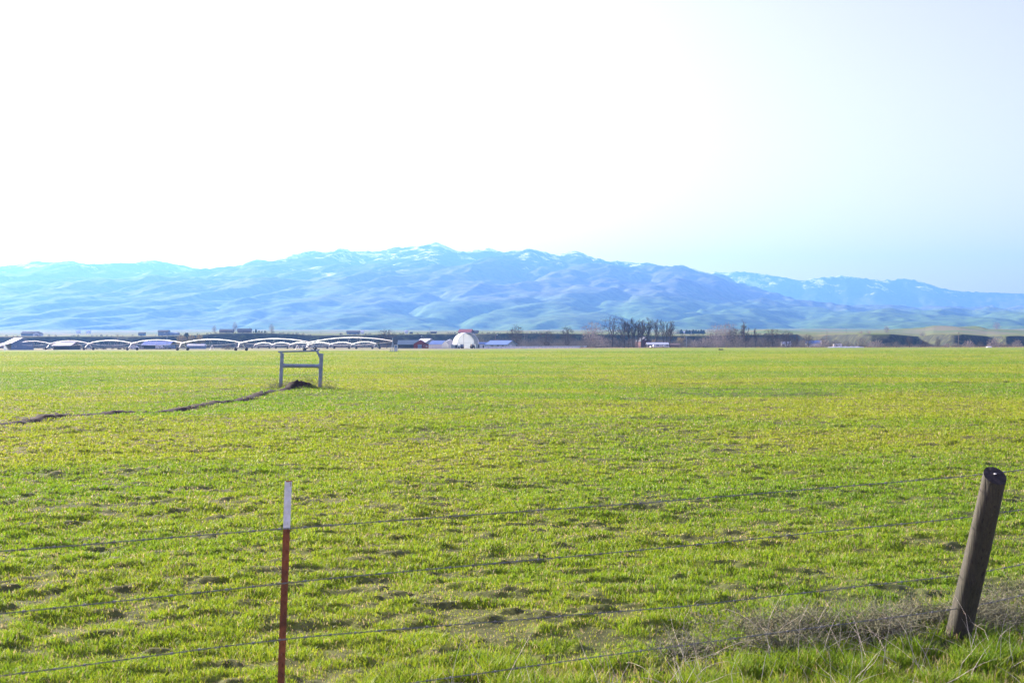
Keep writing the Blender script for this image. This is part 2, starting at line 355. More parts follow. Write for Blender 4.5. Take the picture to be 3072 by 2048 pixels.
us = np.linspace(-.56, .56, NC); tt = np.linspace(0, 1, NR)
TT, UU = np.meshgrid(tt, us, indexing='ij')
YY = 3.2 * np.exp(TT * np.log(edge_y(UU) / 3.2)); XX = UU * (YY + .8); ZZ = field_z(XX, YY)
d, s_ = furrow(XX, YY); br = sstep(.02, .20, fbm(s_ / 1.1, s_ * 0 + 3, 3, 15))
soil = np.clip(br * np.exp(-(d / .33) ** 4) * 1.6 + 2 * np.exp(-((XX + 9.87) / .6) ** 4 - ((YY - 56.3) / .7) ** 4), 0, 1)
ZZ[-1] = -.2
I = np.arange(ZZ.size).reshape(ZZ.shape)
far = sstep(25, 140, YY)
tf = tuft(XX, YY)
pat = fbm(XX / 9, YY / 6, 3, 111); pat2 = fbm(XX / 55, YY / 28, 4, 112)
soilc = np.array([.048, .042, .030]); g_a = np.array([.13, .23, .012]); g_b = np.array([.23, .265, .02]); straw = np.array([.27, .225, .11])
mixg = sstep(.35, .65, pat * .5 + pat2 * .5)[..., None]
gcol = g_a * (1 - mixg) + g_b * mixg
cov = np.clip(far * (.72 + .28 * tf) + (1 - far) * (.25 + .5 * tf), 0, 1)[..., None]
colr = soilc * (1 - cov) + gcol * cov
colr = colr * (1 - soil[..., None]) + np.array([.035, .028, .022]) * soil[..., None]
m, nt, b = nmat('field_soil'); L = nt.links.new
a = nt.nodes.new('ShaderNodeAttribute'); a.attribute_name = 'col'
n1 = noisenode(nt, 9, 5, .65); g2 = rampnode(nt, [(.3, (.6, .6, .6)), (.7, (1.3, 1.3, 1.3))]); L(n1.outputs[0], g2.inputs[0])
mx = nt.nodes.new('ShaderNodeMix'); mx.data_type = 'RGBA'; mx.blend_type = 'MULTIPLY'; mx.inputs[0].default_value = 1; L(a.outputs['Color'], mx.inputs[6]); L(g2.outputs[0], mx.inputs[7])
L(mx.outputs[2], b.inputs['Base Color']); b.inputs['Roughness'].default_value = .95; b.inputs['Specular IOR Level'].default_value = .1
field = tag(np_mesh('field', np.stack([XX, YY, ZZ], -1).reshape(-1, 3), np.stack([I[:-1, :-1], I[:-1, 1:], I[1:, 1:], I[1:, :-1]], -1).reshape(-1, 4), m, smooth=True, cols=colr.reshape(-1, 3)), kind='structure')

# ------------------------------------------------------------ grass: real blades, wider and sparser far away
def grass(name, N, ya, yb, hgt, wpx, umax, seed, mat, keep=None, hue=None, lean=.35, pw=1.0):
    R = np.random.RandomState(seed)
    q = R.rand(N)
    Y = ya * np.exp(q ** pw * math.log(yb / ya)); u = (R.rand(N) * 2 - 1) * umax; X = u * (Y + .8)
    tf = tuft(X, Y); ok = R.rand(N) < (.22 + .78 * tf)
    if keep is not None: ok &= keep(X, Y, R)
    d, s = furrow(X, Y); ok &= ~((d < .28) & (R.rand(N) < .93 * sstep(.02, .20, fbm(s / 1.1, s * 0 + 3, 3, 15))))
    ok &= np.hypot(X + 9.87, Y - 56.3) > .62
    ok &= Y < edge_y(X / Y) - 3
    X, Y, tf = X[ok], Y[ok], tf[ok]; n = len(X)
    Z = field_z(X, Y)
    h = hgt(X, Y, tf) * (.55 + .9 * R.rand(n)); wd = np.maximum(.0045, wpx * Y) * (.7 + .6 * R.rand(n))
    th = R.rand(n) * 2 * PI; wx, wy = np.cos(th) * wd / 2, np.sin(th) * wd / 2
    la = R.rand(n) * 2 * PI; ll = h * (lean * (.3 + 1.2 * R.rand(n))); lx, ly = np.cos(la) * ll, np.sin(la) * ll
    V = np.zeros((n, 5, 3), np.float32)
    V[:, 0] = np.stack([X - wx, Y - wy, Z - .01], -1); V[:, 1] = np.stack([X + wx, Y + wy, Z - .01], -1)
    V[:, 2] = np.stack([X + wx * .8 + lx * .35, Y + wy * .8 + ly * .35, Z + h * .6], -1)
    V[:, 3] = np.stack([X - wx * .8 + lx * .35, Y - wy * .8 + ly * .35, Z + h * .6], -1)
    V[:, 4] = np.stack([X + lx, Y + ly, Z + h], -1)
    base = np.arange(n)[:, None] * 5
    Fq = base + np.array([[0, 1, 2, 3]]); Ft = base + np.array([[3, 2, 4]])
    me = bpy.data.meshes.new(name); me.vertices.add(n * 5); me.vertices.foreach_set('co', V.ravel())
    lo = np.concatenate([Fq.ravel(), Ft.ravel()]).astype(np.int32); me.loops.add(len(lo)); me.loops.foreach_set('vertex_index', lo)
    me.polygons.add(2 * n); me.polygons.foreach_set('loop_start', np.concatenate([np.arange(n) * 4, 4 * n + np.arange(n) * 3]).astype(np.int32))
    me.polygons.foreach_set('loop_total', np.concatenate([np.full(n, 4), np.full(n, 3)]).astype(np.int32)); me.update(calc_edges=True)
    mg = sstep(.35, .65, fbm(X / 9, Y / 6, 3, 111) * .5 + fbm(X / 55, Y / 28, 4, 112) * .5)
    mg = np.clip(mg * .6 + (1 - tf) * .35 + R.randn(n) * .2, 0, 1)[:, None]
    c = np.array([.13, .25, .012]) * (1 - mg) + np.array([.30, .325, .022]) * mg
    st = (R.rand(n) < (.05 + .28 * (1 - tf) + (hue(X, Y) if hue else 0)))[:, None]
    c = np.where(st, np.array([.33, .27, .13]) * (.7 + .6 * R.rand(n, 1)), c) * (.8 + .4 * R.rand(n, 1))
    setcol(me, np.repeat(c, 5, axis=0))
    o = bpy.data.objects.new(name, me); COL.objects.link(o); me.materials.append(mat)
    return o
gm = leafmat('grass_blade', .5, .55)
tag(grass('grass', 2000000, 5.6, 420, lambda X, Y, t: .012 + .026 * t, .00075, .5, 5, gm, pw=.9, lean=.7), 'short bright green grass covering the flat field from fence to far edge', 'grass', kind='stuff')
def verge(X, Y, R):
    fy = 7.95 + .22 * X + .5 * (fbm(X / .8, Y / .8, 2, 66) - .5)
    return (Y < fy + 1.3) & (X > -.9) & (R.rand(len(X)) < .3 * sstep(1.2, 2.4, X) + (1 - sstep(-.35, 0, Y - fy)))
tag(grass('verge_grass', 260000, 5.6, 10, lambda X, Y, t: .04 + .055 * t, .0007, .5, 6, gm, keep=verge, lean=.6), 'longer lush grass on the verge in front of the fence at the bottom right', 'grass', kind='stuff')
# ------------------------------------------------------------ shared materials
m_galv = M('galvanised_steel', (.28, .34, .40), (.18, .23, .28), 6, .5, .25, .002)
m_white = M('white_paint', (.78, .78, .76), (.66, .66, .64), 2, .45)
m_pipe = M('galvanised_pipe', (.62, .62, .60), (.50, .50, .49), 1.5, .4, .2)
m_tyre = M('tyre_rubber', (.03, .03, .032), (.05, .048, .045), 4, .85)
m_rust = M('rusty_paint', (.25, .085, .035), (.12, .05, .028), 14, .8, bump=.001, detail=8)
m_postw = M('chipped_white_paint', (.72, .74, .76), (.55, .57, .58), 25, .6, bump=.0008)
m_wire = M('weathered_wire', (.24, .25, .23), (.14, .14, .12), 20, .6, .3)
m_twig = M('bark_dark', (.075, .06, .048), (.045, .038, .032), 2, .9)
m_twigg = M('bark_grey_tan', (.18, .158, .128), (.11, .098, .08), 1.2, .9)
m_twigp = M('bark_pale', (.33, .28, .245), (.23, .195, .175), 1, .9)
m_twigy = M('bark_yellow', (.42, .33, .12), (.30, .24, .10), 1, .9)
m_ever = M('evergreen', (.035, .06, .025), (.06, .085, .035), 1, .9)
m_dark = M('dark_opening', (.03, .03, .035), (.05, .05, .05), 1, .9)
m_glass = M('window_glass', (.12, .15, .18), (.2, .24, .28), .7, .12, spec=.8)
m_wood = M('grey_timber', (.20, .17, .14), (.13, .11, .095), 3, .85, sc=(1, 1, .2))
m_red = M('red_barn_paint', (.22, .035, .025), (.15, .03, .025), 1.2, .8, sc=(3, 3, .3))
m_teal = M('teal_grey_roof', (.17, .25, .25), (.12, .19, .20), 1, .5, sc=(2, .3, 1))
m_blue = M('blue_metal_roof', (.12, .22, .42), (.10, .18, .35), 1, .4, .2)
m_pale = M('pale_metal_wall', (.66, .64, .58), (.55, .54, .50), 1.3, .6, sc=(3, 3, .3))
m_lite = M('light_metal_roof', (.58, .62, .66), (.48, .52, .56), 1.2, .4, .2)
m_bluw = M('blue_grey_wall', (.20, .27, .36), (.15, .21, .29), 1, .7)
m_brown = M('brown_siding', (.20, .14, .11), (.15, .11, .09), 1, .8)
m_roofd = M('dark_shingle_roof', (.08, .085, .10), (.05, .055, .07), 2, .85)
m_cream = M('cream_fabric', (.78, .72, .62), (.70, .66, .58), .6, .7)
m_fabric = M('white_fabric_cover', (.82, .83, .85), (.74, .76, .78), .4, .55)
m_cont = M('grey_green_panel', (.30, .36, .36), (.22, .28, .29), 1.5, .6)
m_rroof = M('red_shingle_roof', (.36, .10, .08), (.26, .08, .07), 1.5, .8)
m_silver = M('silver_paint', (.45, .47, .5), (.4, .42, .45), 2, .3, .5)
m_blk = M('black_plastic', (.02, .02, .022), (.03, .03, .03), 3, .5)

# ------------------------------------------------------------ fence in the foreground
pw = thing('fence_post', 'thick round weathered wooden post leaning right, with a dark rough cut top', 'fence post', (PX(2864, 8.64), 8.64, float(field_z(PX(2864, 8.64), 8.64)) - .06))
SL = lambda o_: ax * (o_.y * .5)
top = Vector((.165, -.30, 1.25)); n = 40; rings = 46; vs = []; fs = []
ax = top.normalized(); e1 = Vector((1, 0, 0)); e1 = (e1 - ax * e1.dot(ax)).normalized(); e2 = ax.cross(e1)
for k in range(rings + 1):
    t = -.12 + 1.12 * k / rings; c = top * t
    for i in range(n):
        a = 2 * PI * i / n
        r = .087 - .010 * t + .0022 * math.sin(3 * a + 1.2 * t * 4) + .0016 * math.sin(7 * a + t * 3) + .0018 * (float(vnoise(a * 6, t * 5, 3)) - .5)
        if abs(a - 4.3) < .09 and t > .35: r -= .006
        o_ = e1 * math.cos(a) * r + e2 * math.sin(a) * r; vs.append(c + o_ + SL(o_) * max(0, (t - .8) / .2))
for k in range(rings):
    for i in range(n): fs.append((k * n + i, k * n + (i + 1) % n, (k + 1) * n + (i + 1) % n, (k + 1) * n + i))
pm, nt, b = nmat('weathered_round_timber'); L = nt.links.new
n1 = noisenode(nt, 4, 8, .7, sc=(14, 14, .55)); n2 = noisenode(nt, 3, 4, .6)
g1 = rampnode(nt, [(.36, (.012, .010, .009)), (.46, (.07, .063, .038)), (.56, (.038, .035, .024)), (.64, (.085, .075, .046))]); L(n1.outputs[0], g1.inputs[0])
g2 = rampnode(nt, [(.35, (.55, .62, .5)), (.65, (1, 1, 1))]); L(n2.outputs[0], g2.inputs[0])
mx = nt.nodes.new('ShaderNodeMix'); mx.data_type = 'RGBA'; mx.blend_type = 'MULTIPLY'; mx.inputs[0].default_value = 1; L(g1.outputs[0], mx.inputs[6]); L(g2.outputs[0], mx.inputs[7]); L(mx.outputs[2], b.inputs['Base Color'])
b.inputs['Roughness'].default_value = .85; bp = nt.nodes.new('ShaderNodeBump'); bp.inputs['Distance'].default_value = .009; L(n1.outputs[0], bp.inputs['Height']); L(bp.outputs[0], b.inputs['Normal'])
q = MB(); q.add(vs, fs); q.build('shaft', pm, pw, smooth=True)
vs = []; fs = []; K = 7
for k in range(K + 1):
    f = 1 - k / K
    for i in range(n):
        a = 2 * PI * i / n; r = .0775 * f
        hgt_ = .012 * (1 - f * f) + .012 * (float(vnoise(math.cos(a) * r * 60 + 9, math.sin(a) * r * 60 + 9, 8)) - .5) * (1 if k else .3)
        o_ = e1 * math.cos(a) * r + e2 * math.sin(a) * r; vs.append(top + ax * hgt_ + o_ + SL(o_))
for k in range(K):
    for i in range(n): fs.append((k * n + i, k * n + (i + 1) % n, (k + 1) * n + (i + 1) % n, (k + 1) * n + i))
q = MB(); q.add(vs, fs); cp = q.build('cut_top', M('dark_end_grain', (.022, .02, .018), (.05, .045, .038), 30, .95, bump=.003), pw, smooth=True); cp['label'] = 'dark rough cut top with a tiny pale chip'
MB().box(top + ax * .017 + e1 * -.008 + e2 * -.01, (.012, .014, .006), .5).build('chip', m_white, cp)

# steel T post
TB = Vector((-1.246, 6.5, float(field_z(-1.246, 6.5)))); tl = Vector((.052, 0, 1.375 - TB.z))
tp = thing('steel_fence_post', 'thin rust red steel fence post with a white painted tip', 'fence post', TB)
ang = math.atan2(tl.x, tl.z)
def tsec(z0, z1, name, mat, par):
    sec = [(-.0195, -.004), (.0195, -.004), (.0195, .0005), (.004, .003), (.0035, .030), (-.0035, .030), (-.004, .003), (-.0195, .0005)]
    R = Matrix.Rotation(ang, 3, 'Y') @ Matrix.Rotation(rad(-14), 3, 'Z'); L_ = tl.length; q = MB(); k = max(2, int((z1 - z0) / .05)); vs = []; fs = []
    for j in range(k + 1):
        z = z0 + (z1 - z0) * j / k
        for x, y in sec: vs.append(R @ Vector((x, y, z * L_)))
    m_ = len(sec)
    for j in range(k):
        for i in range(m_): fs.append((j * m_ + i, j * m_ + (i + 1) % m_, (j + 1) * m_ + (i + 1) % m_, (j + 1) * m_ + i))
    fs += [tuple(range(m_))[::-1], tuple(range(k * m_, (k + 1) * m_))]; q.add(vs, fs)
    z = z0 + .02
    while z < z1 - .012:
        q.add([R @ Vector((sx * .006, yy, z * L_ + dz)) for yy in (-.004, -.010) for sx, dz in ((-1, 0), (1, 0), (1, .018), (-1, .018))],
              [(4, 5, 6, 7), (0, 1, 5, 4), (2, 3, 7, 6), (0, 4, 7, 3), (1, 2, 6, 5)]); z += .04
    return q.build(name, mat, par)
tsec(-.1, 1 - .254 / tl.length, 'shaft', m_rust, tp)
tw = tsec(1 - .253 / tl.length, 1, 'painted_tip', m_postw, tp); tw['label'] = 'white painted tip with chipped rusty top edge'
R_ = Matrix.Rotation(ang, 3, 'Y')
MB().box(tl + Vector((.004, 0, .0)), (.033, .012, .006), 0, ang).box(tl + Vector((.014, -.006, -.012)), (.008, .003, .03), 0, ang).build('rust_chip', m_rust, tw)

WX = [-3.9, -2.47, -1.2, .95, 3.33, 3.73, 5.2]
WZ = [('topmost barbed wire strand, crossing the white tip of the steel post', [1.10, 1.12, 1.135, 1.142, 1.174, 1.19, 1.23]),
      ('second barbed wire strand from the top, crossing the rusty shaft of the steel post', [.80, .82, .85, .858, .884, .905, .94]),
      ('third barbed wire strand from the top of the fence', [.50, .526, .558, .488, .48, .517, .56]),
      ('lowest barbed wire strand, just above the grass tips', [.19, .2, .23, .248, .25, .30, .34])]
for lab, zz in WZ:
    xs = np.linspace(WX[0], WX[-1], 420); zs = np.interp(xs, WX, zz)
    zs = np.convolve(np.pad(zs, 15, mode='edge'), np.ones(31) / 31, 'valid') + .006 * (fbm(xs * 1.7, xs * 0 + zz[0] * 9, 3, 5) - .5); ys = 6.42 + .488 * (xs + 1.2)
    ys = np.where(xs > 3, ys - .0, ys)
    q = MB()
    for ph in (0, PI):
        pts = [(x, y + .0028 * math.cos(i * 1.3 + ph), z + .0028 * math.sin(i * 1.3 + ph)) for i, (x, y, z) in enumerate(zip(xs, ys, zs))]
        q.path(pts, .0018, n=5)
    wo = q.build('barbed_wire', m_wire); tag(wo, lab, 'wire', 'barbed wire strands of the near fence')
    q = MB()
    for x in np.arange(WX[0] + .05, WX[-1], .125):
        y = 6.42 + .488 * (x + 1.2); z = float(np.interp(x, xs, zs))
        for a_ in (.4, 2.2):
            dv = Vector((.3 * math.sin(a_ * 3), math.cos(a_), math.sin(a_))) * .013
            q.tube(Vector((x, y, z)) - dv, Vector((x, y, z)) + dv, .0014, .0006, 4)
        q.tube((x - .006, y, z), (x + .006, y, z), .0062, n=6)
    q.build('barbs', m_wire, wo)['kind'] = 'stuff'

# ------------------------------------------------------------ metal frame standing in the field
D = 57.0; hf = thing('pipe_stand', 'grey steel H shaped frame standing in the field over a dark soil mound', 'frame', (PX(903, D), D, 0.02))
def HX(x): return (x - 903) / F * D
def HZ(y): return (1035.3 - y) / F * D + EYE - .02
def post(xb, xt, yt, wd):
    q = MB(); a_ = math.atan2(HX(xt) - HX(xb), HZ(yt)); L_ = HZ(yt) + .3
    c = Vector((HX(xb), 0, -.15)).lerp(Vector((HX(xt), 0, HZ(yt))), .5)
    q.box(c, (wd, .13, L_), 0, a_); q.box((HX(xt), 0, HZ(yt) - .01), (wd + .02, .15, .03)); return q.build('post', m_galv, hf, .012)
post(841, 846, 1064, .15); post(959, 964, 1065, .165)
q = MB(); q.tube((HX(848), 0, HZ(1096.5)), (HX(959), 0, HZ(1098)), .088, n=14); q.tube((HX(850), 0, HZ(1096.5)), (HX(854), 0, HZ(1096.5)), .105, n=14); q.tube((HX(954), 0, HZ(1098)), (HX(958), 0, HZ(1098)), .115, n=14)
q.tube((HX(898), 0, HZ(1097.5)), (HX(900), 0, HZ(1097.5)), .093, n=14); q.build('crossbar', m_galv, hf, smooth=False)
q = MB(); q.tube((HX(834), 0, HZ(1055)), (HX(955), 0, HZ(1052.5)), .038, n=10); q.build('top_rail', m_galv, hf)
q = MB(); q.tube((HX(931), 0, HZ(1051.5)), (HX(938), 0, HZ(1050)), .03, n=8).tube((HX(938), 0, HZ(1050)), (HX(944), 0, HZ(1052)), .03, n=8).build('bump', m_galv, hf)
q = MB(); q.path([(HX(950), 0, HZ(1052)), (HX(953), 0, HZ(1049)), (HX(956.5), 0, HZ(1049.3)), (HX(958), 0, HZ(1051.5))], .032, 8); q.build('hook', m_galv, hf)
for xa, xb_ in ((841, 850), (951, 961)):
    q = MB(); q.prism([(HX(xa) - .035, HZ(1054)), (HX(xa) + .06, HZ(1054)), (HX(xb_) + .02, HZ(1066)), (HX(xb_) - .02, HZ(1078))], -.05, .03); q.build('brace', m_galv, hf)

# ------------------------------------------------------------ dry weeds
def strands(name, spots, mat, n_per, L0, rad_, seed, curl=1.2, up=.6):
    R = np.random.RandomState(seed); P0 = []; P1 = []; A = []
    for (cx, cy, cz, sx, sy, sz) in spots:
        for _ in range(n_per):
            p = np.array([cx + R.randn() * sx, cy + R.randn() * sy, 0]); p[2] = cz + abs(R.randn()) * sz * .5
            d = R.randn(3); d[2] = abs(d[2]) * up; d /= np.linalg.norm(d); l = L0 * (.4 + R.rand())
            for k in range(5):
                q_ = p + d * l / 5; P0.append(p.copy()); P1.append(q_.copy()); A.append((rad_ * (1 - k * .17), rad_ * (1 - (k + 1) * .17))); p = q_
                d = d + R.randn(3) * curl * .35 + np.array([0, 0, -.10]); d /= np.linalg.norm(d)
    return seg_mesh(name, np.array(P0), np.array(P1), np.array(A), mat, 3)
def seg_mesh(name, P0, P1, A, mat, ns=3, parent=None):
    n = len(P0); d = P1 - P0; d /= np.maximum(np.linalg.norm(d, axis=1, keepdims=True), 1e-6)
    ref = np.where(np.abs(d[:, 2:3]) < .9, np.array([[0, 0, 1.]]), np.array([[1., 0, 0]])); a = np.cross(d, ref); a /= np.linalg.norm(a, axis=1, keepdims=True); b_ = np.cross(d, a)
    V = np.zeros((n, 2 * ns, 3))
    for i in range(ns):
        t = 2 * PI * i / ns; o_ = a * math.cos(t) + b_ * math.sin(t)
        V[:, i] = P0 + o_ * A[:, :1]; V[:, ns + i] = P1 + o_ * A[:, 1:]
    fc = np.array([[i, (i + 1) % ns, ns + (i + 1) % ns, ns + i] for i in range(ns)])
    Fc = (np.arange(n)[:, None, None] * 2 * ns + fc[None]).reshape(-1, 4)
    return np_mesh(name, V.reshape(-1, 3), Fc, mat, parent)
m_dry = M('dry_stalk', (.30, .30, .17), (.11, .11, .065), 30, .9)
m_dryl = M('pale_dry_stalk', (.58, .52, .42), (.42, .37, .30), 30, .9)
R0 = np.random.RandomState(4); spots = []
for i in range(21):
    x = .55 + 4.0 * R0.rand() ** .75; y = 7.8 + .41 * x + R0.randn() * .24; hgt0 = float(sstep(.5, 2.4, x))
    for j in range(5):
        x2 = x + R0.randn() * .13; y2 = y + R0.randn() * .10; spots.append((x2, y2, float(field_z(x2, y2)), .10, .08, .015 + .06 * hgt0))
tag(strands('dead_weeds', spots, m_dry, 52, .24, .0032, 9, 1.5, .7), 'tangled grey dead weeds banked along the wire at the bottom right', 'dead weeds', kind='stuff')
sp2 = [(x_, y_, float(field_z(x_, y_)), .25, .15, .08) for x_, y_ in [(-11.2, 56.5), (-10.8, 56.2), (-10.5, 56.9), (-9.4, 56.4), (-9.2, 56.9), (-8.8, 56.5), (-8.5, 56.2), (-10.9, 57.0)]]
tag(strands('dry_brush', sp2, m_dry, 34, .6, .006, 10, .8, 1.6), 'thin dry brush growing round the feet of the steel frame', 'dry brush', kind='stuff')
R1 = np.random.RandomState(14); sp3 = []
for i in range(70):
    x = -.3 + 4.6 * R1.rand(); y = 6.6 + .49 * x + R1.randn() * .45; sp3.append((x, y, float(field_z(x, y)), .05, .05, .02))
tag(strands('dry_stalks', sp3, m_dryl, 3, .42, .0024, 21, .5, 2.2), 'scattered pale dry stalks sticking out of the verge grass', 'dry stalks', kind='stuff')

# ------------------------------------------------------------ centre pivot irrigation machines
def pivot(name, label, P0, V, nspan, th, top_, tower0, arch=1.35, sag=.95, r=.078, a_leg=True):
    t = thing(name, label, 'irrigation machine', (P0[0], P0[1], 0))
    vx, vy = V; L_ = math.hypot(vx, vy); tx_, ty_ = vx / L_, vy / L_; px, py = ty_, -tx_
    def pt(s, h, o=0): return (tx_ * s + px * o, ty_ * s + py * o, h)
    for k in range(nspan):
        s0 = k * L_; h0 = top_ if k else top_ + .25; N = 22; q = MB()
        ap = [pt(s0 + L_ * i / N, h0 * (1 - i / N) + top_ * i / N + arch * 4 * (i / N) * (1 - i / N)) for i in range(N + 1)]
        q.path(ap, r, 8); sp_ = q.build('span_pipe', m_pipe, t)
        q = MB()
        for o in (-.75, .75):
            lo = [pt(s0 + L_ * i / N, top_ + arch * 4 * (i / N) * (1 - i / N) - (sag + arch) * 4 * (i / N) * (1 - i / N) + .0, o * (1 if 0 < i < N else .05)) for i in range(N + 1)]
            q.path(lo, .024, 5)
            for i in range(2, N - 1, 3): q.tube(ap[i], lo[i], .02, n=4)
        for i in range(2, N - 1, 3):
            q.tube(pt(s0 + L_ * i / N, top_ - sag * 4 * (i / N) * (1 - i / N), -.75), pt(s0 + L_ * i / N, top_ - sag * 4 * (i / N) * (1 - i / N), .75), .03, n=4)
        q.build('truss', m_pipe, sp_)
        q = MB()
        for i in range(1, N): q.tube((ap[i][0] + .15, ap[i][1], ap[i][2] - .1), (ap[i][0] + .15, ap[i][1], ap[i][2] - 1.1), .012, n=3)
        q.build('drop_hoses', m_wire, sp_)['kind'] = 'stuff'
    for k in range(tower0, nspan + 1):
        s0 = k * L_; tw_ = bpy.data.objects.new('tower', None); COL.objects.link(tw_); tw_.parent = t; tw_.location = pt(s0, 0)
        q = MB()
        for o in (-1, 1):
            q.tube((px * .15 * o, py * .15 * o, top_ - .1), (px * 2.1 * o, py * 2.1 * o, .75), .085, n=6)
            q.tube((tx_ * 1.6, ty_ * 1.6, top_ + .15), (px * 1.2 * o, py * 1.2 * o, top_ * .45), .05, n=5)
            q.tube((-tx_ * 1.6, -ty_ * 1.6, top_ + .15), (px * 1.2 * o, py * 1.2 * o, top_ * .45), .05, n=5)
        q.tube((px * 2.3, py * 2.3, .68), (-px * 2.3, -py * 2.3, .68), .10, n=6); q.tube((0, 0, top_ - .2), (0, 0, top_ + .75), .06, n=6)
        q.box((px * .4, py * .4, .85), (.5, .5, .4))
        q.build('tower_frame', m_pipe, tw_)
        for o in (-1, 1):
            q = MB(); c = Vector((px * 2.25 * o, py * 2.25 * o, .62)); w_ = Vector((tx_, ty_, 0)) * .19
            q.tube(c - w_, c + w_, .62, n=18); q.tube(c - w_ * 1.15, c + w_ * 1.15, .3, n=12)
            for j in range(12):
                a_ = j * PI / 6; q.box(c + Vector((px, py, 0)) * math.cos(a_) * .63 + Vector((0, 0, math.sin(a_) * .63)), (.1, .1, .1), math.atan2(py, px), -a_)
            q.build('wheel', m_tyre, tw_)
    return t
Y0 = 387.0; P0 = (PX(1178, Y0), Y0)
pv1 = pivot('irrigation_pivot', 'long nearer white irrigation machine with seven arched spans on wheeled towers', P0, (-307 / F * Y0, .098 * Y0), 7, 3.6, 3.15, 1)
t = MB(); t.box((0, 0, .1), (2.0, 1.6, .2)); 
for sx, sy in ((-1, -1), (1, -1), (1, 1), (-1, 1)): t.tube((sx * .75, sy * .6, .1), (sx * .1, sy * .1, 2.9), .05, n=6)
t.tube((0, 0, .1), (0, 0, 4.35), .11, n=10); t.build('pivot_stand', m_galv, pv1)
cb = MB().box((1.1, -.2, 1.5), (1.15, .45, 1.3)).box((1.1, -.2, .5), (.9, .4, .7)).build('control_box', m_lite, pv1, .03)
MB().box((1.05, -.43, 1.55), (.7, .03, .8)).build('panel_door', m_blue, cb, .01)
D2 = 660.0
pv2 = pivot('irrigation_pivot', 'farther white irrigation machine with low arched spans behind the nearer one', (PX(1128, D2), D2), (-86.0 / F * D2 * 1.0, 22), 6, 3.4, 2.7, 0, 1.1, .9, .08)
for x_, D_, s_, lab in ((892, 600, 1, 'white A shaped valve stand, left of the pair between the two irrigation machines'), (910, 640, 1.1, 'grey A shaped valve stand, right of the pair between the two irrigation machines'), (636, 560, 1, 'small white A shaped stand beside the dark round bush')):
    a_ = thing('valve_stand', lab, 'stand', (PX(x_, D_), D_, 0), .2, 'A shaped stands in the dry strip')
    for sx in (-1, 1): MB().tube((sx * .95, 0, 0), (sx * .12, 0, 2.1 * s_), .11, .07, 8).build('leg', m_white if x_ != 910 else m_galv, a_)
    MB().box((0, 0, .8), (1.3, .12, .14)).build('crosspiece', m_white if x_ != 910 else m_galv, a_); MB().box((0, 0, 2.1 * s_), (.4, .3, .25)).build('head', m_white if x_ != 910 else m_galv, a_)
# ------------------------------------------------------------ buildings
def GZ(X, Y): return max(0.0, float(terr(X, Y))) if Y > 1000 else -.1
def gable(name, label, cat, x, D, w_, d_, hw, hr, rz, wall, roof, ov=.35, wins=(), doors=(), openf=False, z=None, wallparts=True, group=None, posts=0, chim=None, skirt=2.5):
    """gable end faces -Y (the camera) when rz = 0; width w_ along x, depth d_ along y; hw eaves height, hr ridge height"""
    X = PX(x, D); zb = GZ(X, D) - .05 if z is None else z
    t = thing(name, label, cat, (X, D, zb), rz, group)
    sk = -skirt if D > 1000 else 0.0
    q = MB()
    if openf:      # open sided shed: back wall and posts
        q.box((0, d_ / 2 - .1, hw / 2 + sk / 2), (w_, .2, hw - sk)); q.prism([(-w_ / 2, hw), (w_ / 2, hw), (0, hr)], -d_ / 2, -d_ / 2 + .15); q.prism([(-w_ / 2, hw), (w_ / 2, hw), (0, hr)], d_ / 2 - .15, d_ / 2)
    else:
        q.prism([(-w_ / 2, sk), (w_ / 2, sk), (w_ / 2, hw), (0, hr), (-w_ / 2, hw)], -d_ / 2, d_ / 2)
    wl = q.build('wall', wall, t)
    sl = (hr - hw) / (w_ / 2); th = .16
    q = MB()
    for s in (-1, 1):
        x1 = s * (w_ / 2 + ov); z1 = hw - ov * sl
        q.add([(0, y, hr + .02 + dz) for y in (-d_ / 2 - ov, d_ / 2 + ov) for dz in (0, th)] + [(x1, y, z1 + .02 + dz) for y in (-d_ / 2 - ov, d_ / 2 + ov) for dz in (0, th)],
              [(0, 1, 5, 4), (2, 6, 7, 3), (1, 3, 7, 5), (0, 4, 6, 2), (4, 5, 7, 6)])
    rf = q.build('roof', roof, t)
    if chim: MB().box((chim[0], chim[1], hr + .2), (.7, .7, 1.6)).build('chimney', m_brown, rf)
    for face, u, zc, ww, hh in wins:
        fr = MB(); c = {'f': (u, -d_ / 2 - .02, zc), 'l': (-w_ / 2 - .02, u, zc), 'r': (w_ / 2 + .02, u, zc)}[face]
        sz = (ww, .08, hh) if face == 'f' else (.08, ww, hh); s2 = (ww - .2, .10, hh - .2) if face == 'f' else (.10, ww - .2, hh - .2)
        o = fr.box(c, sz).build('window', m_white, t); MB().box(c, s2).build('pane', m_glass, o)
    for face, u, ww, hh, mt in doors:
        c = {'f': (u, -d_ / 2 - .03, hh / 2), 'l': (-w_ / 2 - .03, u, hh / 2), 'r': (w_ / 2 + .03, u, hh / 2)}[face]
        o = MB().box(c, (ww, .1, hh) if face == 'f' else (.1, ww, hh)).build('door', mt, t)
        MB().box((c[0] + ww * .38 if face == 'f' else c[0], c[1] - .07, hh * .45), (.12, .06, .3)).build('handle', m_blk, o)
    if posts:
        for i in range(posts + 1): MB().box((-w_ / 2 + w_ * i / posts, -d_ / 2 + .15, hw / 2), (.22, .22, hw)).build('post', m_wood, t)
    return t
m_redd = M('old_red_boards', (.10, .03, .03), (.07, .028, .03), 1, .85)
